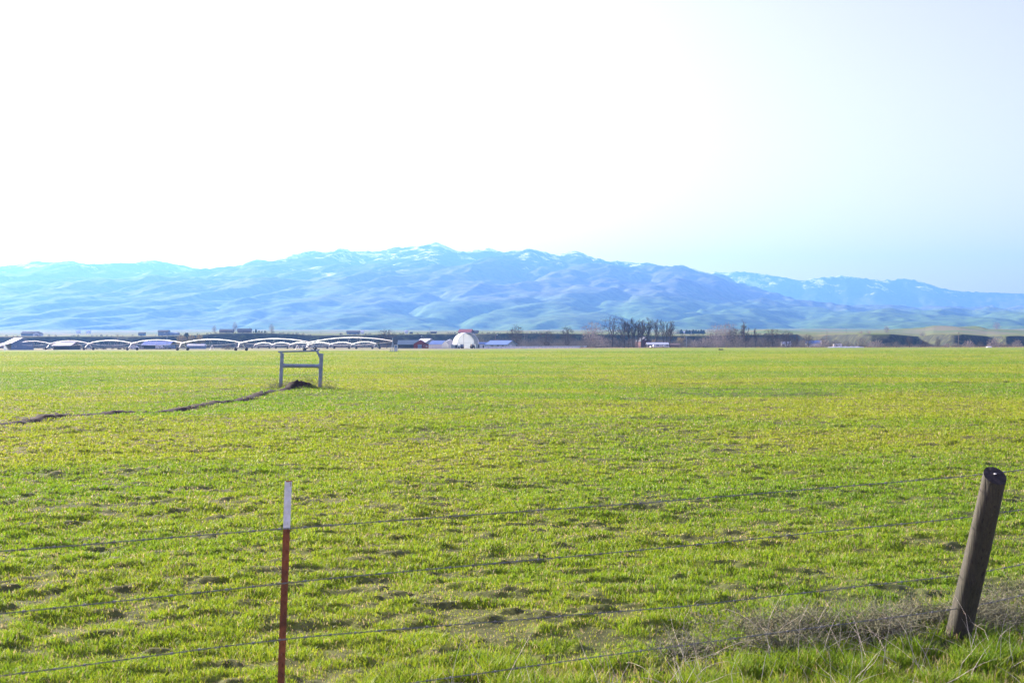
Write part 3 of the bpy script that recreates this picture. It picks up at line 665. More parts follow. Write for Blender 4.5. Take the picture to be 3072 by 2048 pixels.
# left barn (roof slope to the left, gable end to the right of it)
tb = gable('barn', 'blue grey barn with a pale metal roof and open lean-to at the far left edge', 'barn', 56, 655, 11.5, 14, 3.6, 6.4, rad(38), m_bluw, m_lite, .5, doors=[('f', 1.5, 3.2, 3.0, m_bluw)], wins=[('f', -3.5, 2.0, 1.0, .8)])
q = MB(); q.add([(-5.6, -7.4, 3.9), (-5.6, 7.4, 3.9), (-12.5, 7.4, 1.9), (-12.5, -7.4, 1.9), (-5.6, -7.4, 3.75), (-5.6, 7.4, 3.75), (-12.5, 7.4, 1.75), (-12.5, -7.4, 1.75)], [(0, 1, 2, 3), (4, 7, 6, 5), (0, 3, 7, 4), (2, 1, 5, 6), (3, 2, 6, 7)]); q.build('lean_to_roof', m_lite, tb)
for i in range(3): MB().box((-12.3, -7 + i * 7, .9), (.25, .25, 1.8)).build('post', m_wood, tb)
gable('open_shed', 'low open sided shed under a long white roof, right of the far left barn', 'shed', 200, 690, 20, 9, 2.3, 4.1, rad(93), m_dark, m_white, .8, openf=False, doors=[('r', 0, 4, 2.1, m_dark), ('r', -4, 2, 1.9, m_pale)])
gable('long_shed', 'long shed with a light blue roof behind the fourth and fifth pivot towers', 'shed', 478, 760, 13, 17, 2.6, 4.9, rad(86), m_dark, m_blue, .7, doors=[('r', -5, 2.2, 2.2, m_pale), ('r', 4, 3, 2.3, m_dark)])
gable('small_shed', 'small low pale blue shed to the left of the dark round bush', 'shed', 590, 790, 6, 11, 2.0, 3.0, rad(88), m_bluw, m_lite, .3)
# houses on the bluff, left part
HG = 'houses along the top of the bluff'
gable('house', 'wide low house with a pale front wing on the bluff at the far left', 'house', 92, 1380, 12, 17, 2.8, 5.0, rad(90), m_bluw, m_roofd, .6, wins=[('r', -5, 1.5, 2, 1.2), ('r', 2, 1.5, 1.5, 1.2)], group=HG)
gable('house', 'small pale gabled house right beside the wide low house on the far left bluff', 'house', 114, 1370, 8, 9, 2.8, 4.6, 0, m_lite, m_roofd, .5, wins=[('f', 0, 1.5, 3, 1.3)], group=HG)
gable('house', 'tiny square house on the bluff just left of the two storey house', 'house', 426, 1400, 6, 7, 2.6, 3.8, rad(90), m_bluw, m_roofd, .3, wins=[('r', 0, 1.5, 1.2, 1)], group=HG)
h_ = gable('house', 'two storey house with a low left wing standing on the bluff', 'house', 492, 1390, 9, 11, 4.6, 6.2, rad(90), m_bluw, m_roofd, .6, wins=[('r', -3, 3.6, 1.6, 1), ('r', 1, 3.6, 1.6, 1), ('r', 2, 1.2, 2, 1.2)], group=HG)
MB().prism([(-4.5, -2.5), (4.5, -2.5), (4.5, 2.6), (0, 3.9), (-4.5, 2.6)], -17, -5.6).build('wing', m_bluw, h_)
gable('house', 'long brown house with a dark roof, left of the twin tree on the bluff', 'house', 680, 1390, 10, 14.5, 2.6, 4.3, rad(90), m_brown, m_roofd, .5, wins=[('r', -4.5, 1.4, 1.3, 1.2), ('r', -2, 1.4, 1.3, 1.2), ('r', 3, 1.4, 2, 1.2)], group=HG)
gable('house', 'long house with a bright end wall, right of the faint twin tree', 'house', 734, 1385, 10, 15, 2.7, 4.8, rad(96), m_brown, m_roofd, .5, wins=[('r', -5, 1.4, 1.2, 1.2), ('r', -2, 1.4, 1.2, 1.2), ('r', 1, 1.4, 1.2, 1.2)], chim=(1.5, -5.5), group=HG)
gable('house', 'hip shaped dark roofed house on the skyline above the pivot span', 'house', 1060, 1500, 9, 15, 2.4, 4.2, rad(90), m_bluw, m_roofd, .9, wins=[('r', 0, 1.3, 2, 1)], group=HG)
gable('red_roofed_house', 'house with a red roof and a dark right wing above the white hoop barn', 'house', 1398, 1290, 13, 13, 1.6, 4.6, rad(78), m_brown, m_rroof, .8, wins=[('r', 0, .9, 2, .9)], group=HG)
gable('dark_roofed_house', 'low dark blue roofed house just right of the red roofed house', 'house', 1421, 1300, 8, 9, 1.5, 3.4, rad(88), m_bluw, m_roofd, .8, wins=[('r', 0, .8, 2, .8)], group=HG)
# the farm at the centre
gable('red_barn', 'dark red barn with a teal roof facing the field with its gable', 'barn', 1262, 800, 9.0, 9, 3.0, 5.6, rad(4), m_red, m_teal, .5, doors=[('f', -.6, 2.6, 2.6, m_bluw)], wins=[('f', 2.6, 1.7, 1, .9)])
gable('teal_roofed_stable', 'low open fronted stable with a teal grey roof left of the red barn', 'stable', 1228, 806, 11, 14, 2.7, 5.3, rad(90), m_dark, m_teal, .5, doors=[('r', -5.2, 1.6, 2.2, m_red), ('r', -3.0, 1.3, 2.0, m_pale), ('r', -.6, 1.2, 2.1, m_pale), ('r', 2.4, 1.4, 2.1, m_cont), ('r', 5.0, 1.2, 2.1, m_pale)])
gable('red_shed', 'low dark red shed between the red barn and the white shed', 'shed', 1285, 795, 5.2, 5, 2.6, 3.0, 0, m_red, m_roofd, .2, wins=[('f', -1, 1.4, 1, .8)])
gable('grey_barn', 'grey barn with a light metal roof rising behind the red barn', 'barn', 1278, 860, 11, 12, 3.6, 6.6, rad(38), m_cont, m_lite, .5, wins=[('f', 0, 2.4, 1.4, 1)])
gable('white_shed', 'white walled shed with a blue roof and sloping end, left of the hoop barn', 'shed', 1316, 770, 9, 9.4, 2.6, 4.9, rad(64), m_pale, m_blue, .15, wins=[('r', 3, 1.5, .9, .7)])
gable('pale_gabled_barn', 'pale gabled barn half hidden behind the left side of the hoop barn', 'barn', 1350, 812, 13, 9, 2.4, 5.9, rad(6), m_pale, m_lite, .1, wins=[('f', -1.4, 1.7, 1.2, .7)])
gable('blue_roofed_shed', 'long open shed with a bright blue roof and dark gable, right of the hoop barn', 'shed', 1504, 800, 9.5, 17, 2.7, 5.0, rad(52), m_cont, m_blue, .9, doors=[('f', -1, 2.6, 2.2, m_lite), ('l', -5, 1.4, 2, m_dark), ('l', -1, 1.4, 2, m_dark), ('l', 4, 2.2, 2, m_dark), ('r', -6, 2, 2, m_dark), ('r', 0, 2, 2, m_dark)], wins=[('f', 2.5, 1.5, 1.2, .8)])
gable('shed_annex', 'low blue roofed annex between the hoop barn and the long blue roofed shed', 'shed', 1457, 815, 7, 10, 2.3, 3.9, rad(90), m_cont, m_blue, .4, doors=[('r', 2, 3, 1.9, m_dark)])

# hoop barn
D = 760; hb = thing('hoop_barn', 'big white fabric hoop barn with its round front open', 'barn', (PX(1404, D), D, -.1), rad(13))
RR = 7.0; CH = 2.9; LEN = 14.5; NA = 40
def arcp(R_, a): return (R_ * math.cos(a), CH + R_ * math.sin(a))
a0, a1 = rad(-24), rad(204)
def shell(R_, y0, y1, n_=1):
    vs = []; fs = []; ys_ = np.linspace(y0, y1, n_ + 1)
    for y in ys_:
        for i in range(NA + 1):
            x, z_ = arcp(R_ , a0 + (a1 - a0) * i / NA); vs.append((x, y, z_))
    for j in range(n_):
        for i in range(NA): fs.append((j * (NA + 1) + i, j * (NA + 1) + i + 1, (j + 1) * (NA + 1) + i + 1, (j + 1) * (NA + 1) + i))
    return vs, fs
q = MB(); q.add(*shell(RR, 0, LEN, 8)); v2, f2 = shell(RR - .06, 0, LEN, 8); q.add(v2, [f[::-1] for f in f2])
fm, nt, b = nmat('translucent_fabric'); tr = nt.nodes.new('ShaderNodeBsdfTranslucent'); tr.inputs[0].default_value = (.80, .84, .84, 1); b.inputs['Base Color'].default_value = (.76, .82, .86, 1); b.inputs['Roughness'].default_value = .6
mx = nt.nodes.new('ShaderNodeMixShader'); mx.inputs[0].default_value = .4; nt.links.new(b.outputs[0], mx.inputs[1]); nt.links.new(tr.outputs[0], mx.inputs[2]); nt.links.new(mx.outputs[0], nt.nodes['Material Output'].inputs[0])
q.build('cover', fm, hb, smooth=True)
for k in range(6):
    y = k * LEN / 5; q = MB(); pts = [(*arcp(RR - .25, a0 + (a1 - a0) * i / 24),) for i in range(25)]
    q.path([(x, y, z_) for x, z_ in pts], .11 if k else .2, 6); q.build('hoop', m_galv if k else m_lite, hb)
q = MB(); poly = [arcp(RR - .08, a0 + (a1 - a0) * i / NA) for i in range(NA + 1)]; q.prism([(x, z_) for x, z_ in poly], LEN - .1, LEN); ew = q.build('end_wall', fm, hb); ew['label'] = 'cream fabric end wall'
q = MB(); q.tube((0, LEN - .2, 0), (0, LEN - .2, CH + RR - .2), .09, n=6).tube((-6.9, LEN - .2, 3.6), (6.9, LEN - .2, 3.6), .06, n=6); q.build('end_frame', m_galv, ew)
q = MB(); q.box((-6.6, 7, .9), (.4, 14.5, 2.0)).box((6.6, 7, .9), (.4, 14.5, 2.0)); q.build('side_wall', m_cont, hb)
# boxes beside the hoop barn
def crate(name, label, x, D, w_, h_, d_, rz, mat, cat='container'):
    t = thing(name, label, cat, (PX(x, D), D, -.1), rz)
    MB().box((0, 0, h_ / 2 + .12), (w_, d_, h_)).build('body', mat, t, .04)
    q = MB()
    for i in range(int(w_ / .6)): q.box((-w_ / 2 + .3 + i * .6, -d_ / 2 - .03, h_ / 2 + .12), (.12, .07, h_ - .3))
    q.build('ribs', mat, t)['kind'] = 'stuff'
    MB().box((w_ * .28, -d_ / 2 - .07, h_ * .5), (w_ * .26, .06, h_ * .74)).build('door', m_dark if cat != 'trailer' else m_glass, t)
    return t
crate('storage_container', 'grey green storage container at the left foot of the hoop barn', 1362, 748, 4.6, 2.3, 2.4, .1, m_cont)
crate('storage_container', 'tall blue grey box standing at the right front of the hoop barn', 1432, 745, 2.6, 2.8, 2.4, .1, m_cont)
kio = crate('pump_house', 'pale little hut with a dark roof right of the hoop barn', 1446, 752, 2.6, 2.4, 2.4, .05, m_lite, 'hut')
MB().box((0, 0, 2.7), (3.4, 3.0, .25)).build('roof', m_roofd, kio, .03)

def vehicle(name, label, x, D, kind, mat, rz=0, z=-.1):
    t = thing(name, label, {'van': 'van', 'truck': 'pickup truck', 'tractor': 'tractor', 'trailer': 'trailer'}[kind], (PX(x, D), D, z), rz)
    P = {'van': [(-2.5, .45), (2.5, .45), (2.55, 1.1), (1.75, 1.35), (1.3, 2.1), (-2.45, 2.15), (-2.5, 1.2)],
         'truck': [(-2.7, .5), (2.7, .5), (2.7, 1.15), (1.4, 1.25), (.8, 1.85), (-.5, 1.85), (-.6, 1.2), (-2.7, 1.2)],
         'tractor': [(-1.0, .8), (2.0, .8), (2.0, 1.7), (.4, 1.8), (.3, 2.7), (-1.1, 2.7), (-1.2, 1.3)],
         'trailer': [(-3.2, .55), (3.2, .55), (3.2, 2.5), (-3.2, 2.5)]}[kind]
    MB().prism(P, -.95, .95).build('body', mat, t, .05)
    wz = {'van': [(.1, 1.55, 1.9, .45), (-1.5, 1.55, 1.1, .45)], 'truck': [(.1, 1.5, 1.0, .4)], 'tractor': [(-.4, 2.2, 1.1, .7)], 'trailer': [(-1.2, 1.8, 1.2, .6), (1.4, 1.8, 1.0, .6)]}[kind]
    for (cx, cz, ww, hh) in wz: MB().box((cx, 0, cz), (ww, 1.94, hh)).build('window', m_glass, t)
    for (cx, r_) in {'van': [(-1.6, .38), (1.6, .38)], 'truck': [(-1.7, .4), (1.7, .4)], 'tractor': [(-.6, .85), (1.5, .5)], 'trailer': [(-.4, .35), (.5, .35)]}[kind]:
        for s in (-1, 1): MB().tube((cx, s * .78, r_), (cx, s * 1.02, r_), r_, n=14).build('wheel', m_tyre, t)
    return t
vehicle('van', 'white van parked under the left part of the long blue shed', 404, 740, 'van', m_white, .1)
vehicle('van', 'white van parked in front of the long blue roofed shed, right of the pole', 480, 735, 'van', m_white, -.2)
vehicle('trailer', 'dark trailer parked at the right end of the long blue roofed shed', 509, 738, 'trailer', m_bluw, 0)
vehicle('tractor', 'dark tractor standing inside the mouth of the hoop barn', 1418, 752, 'tractor', m_blk, .4)
vehicle('tractor', 'small dark blue tractor under the left side of the hoop barn arch', 1384, 752, 'tractor', m_bluw, 2.8)
vehicle('pickup_truck', 'white pickup parked left of the two trucks under the poplars', 1962, 800, 'truck', m_white, .3)
vehicle('pickup_truck', 'silver pickup parked under the narrow bare poplars', 1981, 802, 'truck', m_silver, 0)
vehicle('pickup_truck', 'white pickup, rightmost of the three under the poplars', 1995, 806, 'truck', m_white, 3.1)
vehicle('trailer', 'white trailer standing among low bushes left of the dark bluff', 2512, 905, 'trailer', m_white, .1)
gable('barn', 'dark narrow barn half hidden by the poplars', 'barn', 1930, 900, 8, 12, 4.6, 7.6, rad(12), m_redd, m_roofd, .3, wins=[('f', 0, 6, 1.4, 1.2)])
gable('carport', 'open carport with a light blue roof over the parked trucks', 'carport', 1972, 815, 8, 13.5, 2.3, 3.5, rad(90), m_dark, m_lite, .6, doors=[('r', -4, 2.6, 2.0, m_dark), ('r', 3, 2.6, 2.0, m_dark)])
gable('low_shed', 'low dark brown roofed shed right of the narrow poplars', 'shed', 2018, 860, 6, 9, 1.9, 2.9, rad(90), m_brown, m_brown, .3, doors=[('r', 0, 2, 1.6, m_dark)])
gable('cottage', 'white cottage seen through the branches right of the tall dark tree', 'house', 2358, 880, 5, 6.5, 2.6, 4.2, rad(84), m_white, m_lite, .3, wins=[('r', 0, 1.5, 1, 1)])
gable('farmhouse', 'long pale blue roofed farmhouse in the thicket left of the dark bluff', 'house', 2440, 900, 8, 11, 2.8, 4.9, rad(80), m_pale, m_blue, .4, wins=[('r', -3, 1.5, 1.2, 1.1), ('r', 2, 1.5, 1.2, 1.1)])
gable('far_farmhouse', 'distant pale farmhouse inside a dark tree belt on the plateau', 'house', 2072, 1900, 10, 16, 3, 5.2, rad(84), m_white, m_roofd, .5, wins=[('r', 0, 1.5, 2, 1.3)])
gable('far_farmhouse', 'small distant white building left of the plateau farmhouse', 'house', 2052, 1900, 6, 8, 2.6, 4.2, rad(90), m_white, m_lite, .4)
FB = 'tiny white buildings far off on the valley rim'
for x_, lab in ((236, 'tiny white building far off above the left irrigation spans, left of two'), (266, 'tiny white building far off above the left irrigation spans, right of two'), (1219, 'lone tiny white building on the rim above the red barn'), (1087, 'tiny bright building beside the hip roofed skyline house')):
    gable('far_building', lab, 'building', x_, 2600 if x_ < 300 else 1550, 6, 8 if x_ < 300 else 3.5, 2.6 if x_ > 300 else 4, 4.2 if x_ > 300 else 6.5, rad(90), m_white, m_white, .3, group=FB)
gable('far_shed', 'small dark shed on the rim above the grey barn', 'shed', 1301, 1450, 4, 7, 1.4, 2.3, rad(90), m_roofd, m_roofd, .4)
gable('far_shed', 'very small dark shed on the rim left of the other one', 'shed', 1234, 1450, 3, 3, 1.2, 2.0, rad(90), m_roofd, m_roofd, .4)

# fences of the farm
def rail_fence(name, label, x0, x1, D0, D1, n_, mat, hh=1.3, board=False):
    X0_, X1_ = PX(x0, D0), PX(x1, D1); t = thing(name, label, 'fence', ((X0_ + X1_) / 2, (D0 + D1) / 2, -.1)); dx_, dy_ = (X1_ - X0_) / n_, (D1 - D0) / n_; ln = math.hypot(dx_, dy_); a_ = math.atan2(dy_, dx_)
    for i in range(n_ + 1): MB().box((-(X1_ - X0_) / 2 + dx_ * i, -(D1 - D0) / 2 + dy_ * i, hh / 2), (.16, .16, hh + .15)).build('post', m_wood if not board else m_galv, t)
    for i in range(n_):
        q = MB(); c = (-(X1_ - X0_) / 2 + dx_ * (i + .5), -(D1 - D0) / 2 + dy_ * (i + .5))
        if board: q.box((c[0], c[1] - .1, hh * .52), (ln - .12, .05, hh * (.86 + .08 * math.sin(i * 2.3))), a_)
        else:
            for z_ in (.35, .8, 1.2): q.box((c[0], c[1] - .1, z_), (ln, .05, .14), a_)
        q.build('panel', mat, t)
rail_fence('panel_fence', 'long white panel fence running right from the blue roofed shed', 1452, 1760, 735, 820, 26, m_white, 1.35, True)
rail_fence('rail_fence', 'dark rail fence crossing the dry strip behind the irrigation spans', 270, 1130, 860, 850, 60, m_wood, 1.2)
for i, (x_, lab) in enumerate(((426, 'pale'), (484, 'dark'), (497, 'dark'))):
    MBp = thing('corral_gate', ['pale corral gate left of the white van', 'dark corral gate below the white van', 'dark corral gate just left of the light pole'][i], 'gate', (PX(x_, 700), 700, -.1), 0, 'small corral gates')
    for s in (-1, 1): MB().box((s * 1.0, 0, .8), (.18, .18, 1.7)).build('post', m_wood, MBp)
    MB().box((0, 0, .5), (1.9, .06, .1)).box((0, 0, .9), (1.9, .06, .1)).box((0, 0, 1.3), (1.9, .06, .1)).build('rails', m_wood if i else m_pale, MBp)

# utility poles
PG = 'poles standing beyond the field'
def pole(label, x, D, ytop, mat=m_wood, lamp=0, arm=True, z=None):
    X = PX(x, D); zb = GZ(X, D) if z is None else z; h = ZY(x, ytop, D) - zb
    t = thing('utility_pole' if not lamp else 'lamp_pole', label, 'pole' if not lamp else 'lamp post', (X, D, zb - .1), .15, PG if not lamp else 'yard lamps at the farm')
    MB().tube((0, 0, 0), (0, 0, h), .17, .11, 10).build('shaft', mat, t)
    if arm and not lamp:
        c = MB().box((0, -.1, h - .5), (2.2, .12, .14)).build('crossarm', mat, t)
        for s in (-.9, 0, .9): MB().tube((s, -.1, h - .42), (s, -.1, h - .2), .06, .04, 6).build('insulator', m_galv, c)
    if lamp:
        MB().tube((0, 0, h - .1), (1.2 * lamp, -.2, h + .1), .05, n=6).build('arm', m_galv, t); MB().box((1.3 * lamp, -.2, h + .05), (.8, .4, .25)).build('lamp_head', m_white, t, .05)
    return t
pole('thin dark pole behind the third irrigation span from the left', 353, 720, 1002)
pole('lamp pole in front of the long blue roofed shed', 501, 700, 998, m_galv, lamp=-1)
pole('thin dark pole behind the rightmost irrigation span', 1073, 800, 1012)
pole('yard lamp pole rising above the red barn', 1270, 830, 1008, lamp=-1)
pole('yard lamp pole above the long blue roofed shed', 1486, 840, 1004, lamp=1)
pole('short pole, left of two between the round tree and the wide tree', 1574, 870, 1003)
pole('taller pole, right of two between the round tree and the wide tree', 1581, 870, 995)
pole('pale grey pole in the thicket right of the poplars', 2059, 850, 1007, m_galv)
pole('dark pole in front of the pale pink trees', 2131, 830, 1000)
pole('tall dark pole left of the white trailer', 2481, 820, 993)
pole('tall dark pole in front of the right hand dark bluff', 2876, 830, 995)
pole('tiny far pole on the plateau above the farmhouse in the thicket', 2539, 1700, 985)
pole('tiny far pole on the plateau above the left dark bluff', 2682, 1750, 985)
pole('tiny far pole on the rim above the red barn', 1288, 1650, 983)
pole('faint far pole on the rim above the right hand irrigation span', 962, 1700, 993)

# white covers at the field edge
def strip(label, x0, x1, D, h):
    X0_, X1_ = PX(x0, D), PX(x1, D); q = MB(); n_ = 24; vs = []
    prof = [(-1.2, 0), (-.8, .6), (0, .85), (.8, .6), (1.2, 0)]
    for i in range(n_ + 1):
        t_ = i / n_; e = min(1, 6 * t_, 6 * (1 - t_)) ** .5 * (.85 + .15 * math.sin(i * 1.7))
        vs += [(X0_ + (X1_ - X0_) * t_, D + a_ * e, b_ * h * e - .1) for a_, b_ in prof]
    fs = [(i * 5 + j, i * 5 + j + 1, i * 5 + j + 6, i * 5 + j + 5) for i in range(n_) for j in range(4)]
    q.add(vs, fs); o = q.build('plastic_cover', m_white, smooth=True); tag(o, label, 'plastic cover')
strip('long low white plastic cover at the field edge below the dark bluff', 2480, 2595, 735, 1.1)
strip('short low white plastic cover at the field edge at the far right', 2958, 2976, 720, 1.0)

# ------------------------------------------------------------ trees
def tree_segs(seed, h, trunk_r, first, nlimb, spread, lv, tw, narrow=1.0, stems=1, tw_r=.03, up=.25, lean=0, asp=None):
    R = random.Random(seed); S = []
    def grow(p, d, L_, r, lev):
        k = 4 if lev < 2 else 2 if lev < lv else 1
        pts = [p]; dd = d.copy()
        for i in range(k):
            rr0 = r * (1 - .5 * i / k); rr1 = r * (1 - .5 * (i + 1) / k) if lev < lv else r * .35
            q_ = p + dd * (L_ / k); S.append((p, q_, rr0, rr1, lev)); p = q_; pts.append(p)
            dd = (dd + Vector((R.uniform(-1, 1), R.uniform(-1, 1), R.uniform(-.6, 1) * .8)) * (.16 if lev < 2 else .25) + Vector((0, 0, up * .35))).normalized()
        if lev >= lv: return
        nc = nlimb if lev == 0 else tw[lev - 1]
        for j in range(nc):
            f = (first + (1 - first) * (j + R.random() * .6) / nc) if lev == 0 else (.25 + .75 * (j + R.random()) / nc)
            f = min(f, .999); i = int(f * k); b0 = pts[i].lerp(pts[i + 1], f * k - i)
            a_ = R.uniform(0, 2 * PI); base = (pts[i + 1] - pts[i]).normalized(); o_ = base.cross(Vector((math.cos(a_), math.sin(a_), .3))).normalized()
            sp_ = spread * (1.0 if lev else 1.0 - .45 * f) * R.uniform(.7, 1.25)
            nd = (base * math.cos(sp_) + o_ * math.sin(sp_)); nd.x *= narrow; nd.y *= narrow; nd.normalize()
            L2 = L_ * ((.62 if lev == 0 else .52) * R.uniform(.7, 1.15)) * (1 - .35 * f if lev == 0 else 1)
            grow(b0, nd, L2, max(r * (.5 if lev else .52) * (1 - .3 * f), tw_r), lev + 1)
    for s in range(stems):
        a_ = 2 * PI * s / max(1, stems) + R.random(); ln = lean if stems > 1 else 0
        dd = Vector((math.cos(a_) * ln * R.uniform(.5, 1.2), math.sin(a_) * ln * R.uniform(.5, 1.2), 1)).normalized()
        grow(Vector((math.cos(a_), math.sin(a_), 0)) * (.25 if stems > 1 else 0) , dd, h * (.62 if stems == 1 else R.uniform(.38, .55)), trunk_r, 0)
    zmax = max(s[1].z for s in S); k = h / zmax
    kx = k if not asp else h * asp / 2 / sorted(math.hypot(s[1].x, s[1].y) for s in S)[int(len(S) * .88)]
    return [(Vector((a.x * kx, a.y * kx, a.z * k)), Vector((b_.x * kx, b_.y * kx, b_.z * k)), r0, r1, l) for a, b_, r0, r1, l in S]
def crown_segs(seed, h, r0, fork, asp, nl, nsub, ntw, tw_r, stems=1, low=.12, egg=0.0):
    R = np.random.RandomState(seed); S = []; w2 = h * asp / 2; zc = h * (low + (1 - low) / 2); hz_ = h * (1 - low) / 2
    def inside(n_, sh):
        d = R.randn(n_, 3); d /= np.linalg.norm(d, axis=1, keepdims=True); q = R.rand(n_, 1) ** sh; lump = .95 + .4 * R.rand(n_, 1)
        return np.array([0, 0, zc]) + d * q * lump * np.array([w2, w2, hz_])
    def branch(p, q, ra, rb, lev, k, bow):
        p = np.array(p, float); q = np.array(q, float); L_ = np.linalg.norm(q - p); prev = p; pts = [(p, ra)]
        for i in range(1, k + 1):
            t = i / k; x = p + (q - p) * t + np.array([0, 0, bow * L_ * 4 * t * (1 - t)]) * (-1 if lev == 1 else .3) + R.randn(3) * L_ * .035
            r = ra + (rb - ra) * t; S.append((Vector(prev), Vector(x), pts[-1][1], r, lev)); pts.append((x, r)); prev = x
        return pts
    nodes = []
    for s in range(stems):
        a_ = 2 * PI * (s + R.rand() * .5) / stems; e = np.array([math.cos(a_) * w2 * .3, math.sin(a_) * w2 * .3, h * fork]) if stems > 1 else np.array([R.randn() * .02 * h, R.randn() * .02 * h, h * fork])
        tr = branch((math.cos(a_) * .2 * (stems > 1), math.sin(a_) * .2 * (stems > 1), 0), e, r0, r0 * .75, 0, 4, 0)
        for l in range(nl):
            al = a_ + (2 * PI * (l + R.rand() * .6) / nl if stems == 1 else (R.rand() - .5) * 2.6); el = rad(25 + 60 * R.rand())
            q = np.array([0, 0, zc]) + np.array([math.cos(al) * math.cos(el) * w2, math.sin(al) * math.cos(el) * w2, math.sin(el) * hz_]) * .86
            base = tr[-1][0] if l % 2 else tr[-2][0]; nodes += branch(base, q, r0 * .55, tw_r * 1.6, 1, 5, .08)[1:]
    N = np.array([n_[0] for n_ in nodes]); nr = np.array([n_[1] for n_ in nodes]); sub = []
    for q in inside(nsub, .45):
        c_ = np.linalg.norm(N - q, axis=1) + np.where(N[:, 2] > q[2] + .05 * h, h, 0); j = int(np.argmin(c_)); sub += branch(N[j], q, min(nr[j] * .8, tw_r * 2.4), tw_r, 2, 3, .05)[1:]
    N2 = np.array([n_[0] for n_ in sub] + [n_[0] for n_ in nodes])
    for q in inside(ntw, .33):
        c_ = np.linalg.norm(N2 - q, axis=1); j = int(np.argmin(c_)); p = N2[j]; d = q - p; L_ = np.linalg.norm(d)
        if L_ > h * .16: q = p + d / L_ * h * .16
        S.append((Vector(p), Vector(q), tw_r * .8, tw_r * .35, 3))
    return S
def make_tree(name, label, cat, segs, mat, twmat=None, trunk_lev=1):
    t = thing(name, label, cat, (0, -500, 0))
    for nm, sel, ns, mt in (('trunk', [s for s in segs if s[4] <= trunk_lev], 6, mat), ('crown', [s for s in segs if s[4] > trunk_lev], 3, twmat or mat)):
        seg_mesh(nm, np.array([tuple(s[0]) for s in sel]), np.array([tuple(s[1]) for s in sel]), np.array([(s[2], s[3]) for s in sel]), mt, ns, t)
    return t
T = {}
T['round'] = (make_tree('bare_tree', 'x', 'tree', crown_segs(1, 14, .34, .22, .70, 7, 110, 1300, .05), m_twig, m_twig), 14)
T['wide'] = (make_tree('bare_tree', 'x', 'tree', crown_segs(2, 14, .36, .20, 1.0, 8, 120, 1300, .052, low=.1), m_twig, m_twig), 14)
T['vase'] = (make_tree('bare_tree', 'x', 'tree', crown_segs(3, 14, .24, .22, .8, 4, 110, 1300, .05, stems=3, low=.15), m_twig, m_twig), 14)
T['big'] = (make_tree('bare_tree', 'x', 'tree', crown_segs(4, 22, .5, .30, .78, 9, 80, 620, .055, low=.22), m_twig, m_twig), 22)
T['pop1'] = (make_tree('poplar_tree', 'x', 'tree', tree_segs(5, 21, .42, .22, 12, .38, 4, [5, 4, 3], narrow=.75, tw_r=0.065, up=.7, asp=0.4), m_twig, m_twig), 21)
T['pop2'] = (make_tree('poplar_tree', 'x', 'tree', tree_segs(6, 21, .40, .15, 11, .42, 4, [5, 4, 3], narrow=.7, tw_r=0.065, up=.6, asp=0.44), m_twig, m_twig), 21)
T['pop3'] = (make_tree('poplar_tree', 'x', 'tree', tree_segs(16, 21, .30, .2, 6, .36, 4, [5, 4, 3], narrow=.7, stems=2, lean=.12, tw_r=0.065, up=.6, asp=0.42), m_twig, m_twig), 21)
T['pale'] = (make_tree('bare_tree', 'x', 'tree', crown_segs(7, 16, .30, .22, .75, 8, 120, 1600, .042), m_twigp, m_twigp), 16)
T['snag'] = (make_tree('bare_tree', 'x', 'tree', tree_segs(8, 19, .55, .12, 22, 1.15, 3, [4, 4], tw_r=0.087, up=.05, asp=0.5), m_twig, m_twig), 19)
T['bush'] = (make_tree('bush', 'x', 'bush', crown_segs(9, 5, .06, .15, 1.5, 3, 80, 950, .034, stems=7, low=-.45), m_twigg, m_twigg, 0), 5)
T['bush2'] = (make_tree('bush', 'x', 'bush', crown_segs(10, 5, .07, .15, 1.3, 3, 80, 950, .036, stems=6, low=-.4), m_twig, m_twigp, 0), 5)
T['bushd'] = (make_tree('bush', 'x', 'bush', crown_segs(11, 5, .07, .12, 1.6, 3, 80, 800, .036, stems=8, low=-.5), m_twig, m_twig, 0), 5)
T['willow'] = (make_tree('willow_bush', 'x', 'bush', tree_segs(12, 8, .09, .05, 6, .6, 3, [7, 7], stems=8, lean=.45, tw_r=0.052, up=.5), m_twigg, m_twigy, 0), 8)
def evergreen(seed):
    R = np.random.RandomState(seed); t = thing('evergreen_tree', 'x', 'tree', (0, -500, 0)); MB().tube((0, 0, 0), (0, 0, 5.6), .16, .05, 6).build('trunk', m_twig, t)
    n_ = 1500; z_ = .5 + 5.3 * R.rand(n_) ** .9; rr = (1.9 * (1 - (z_ / 6.1)) ** .7 + .15) * R.rand(n_) ** .5; a_ = R.rand(n_) * 2 * PI
    c = np.stack([rr * np.cos(a_), rr * np.sin(a_), z_ + .2 * R.randn(n_)], -1); d1 = R.randn(n_, 3) * .16; d2 = R.randn(n_, 3) * .16
    V = np.stack([c + d1, c + d2, c - d1, c - d2], 1).reshape(-1, 3); np_mesh('crown', V, np.arange(n_ * 4).reshape(-1, 4), m_ever, t); return t
T['ever'] = (evergreen(3), 6)
used = {}
def plant(kind, label, x, D, ytop, ws=1.0, rz=None, group=None, z=None):
    src, h0 = T[kind]; X = PX(x, D); zb = (GZ(X, D) if z is None else z) - .15
    s = (ZY(x, ytop, D) - zb) / h0; rz = random.uniform(0, 6.28) if rz is None else rz
    if kind not in used: used[kind] = 1; o = src; o.location = (X, D, zb); o.rotation_euler = (0, 0, rz); o.scale = (s * ws, s * ws, s)
    else: o = dup(src, (X, D, zb), rz, (s * ws, s * ws, s))
    o['label'] = label
    if group: o['group'] = group
    return o
G1 = 'bare trees around the farm'; G2 = 'tall bare poplars in a row'; G3 = 'bare bushes along the far edge of the field'; G4 = 'trees on the bluff top'
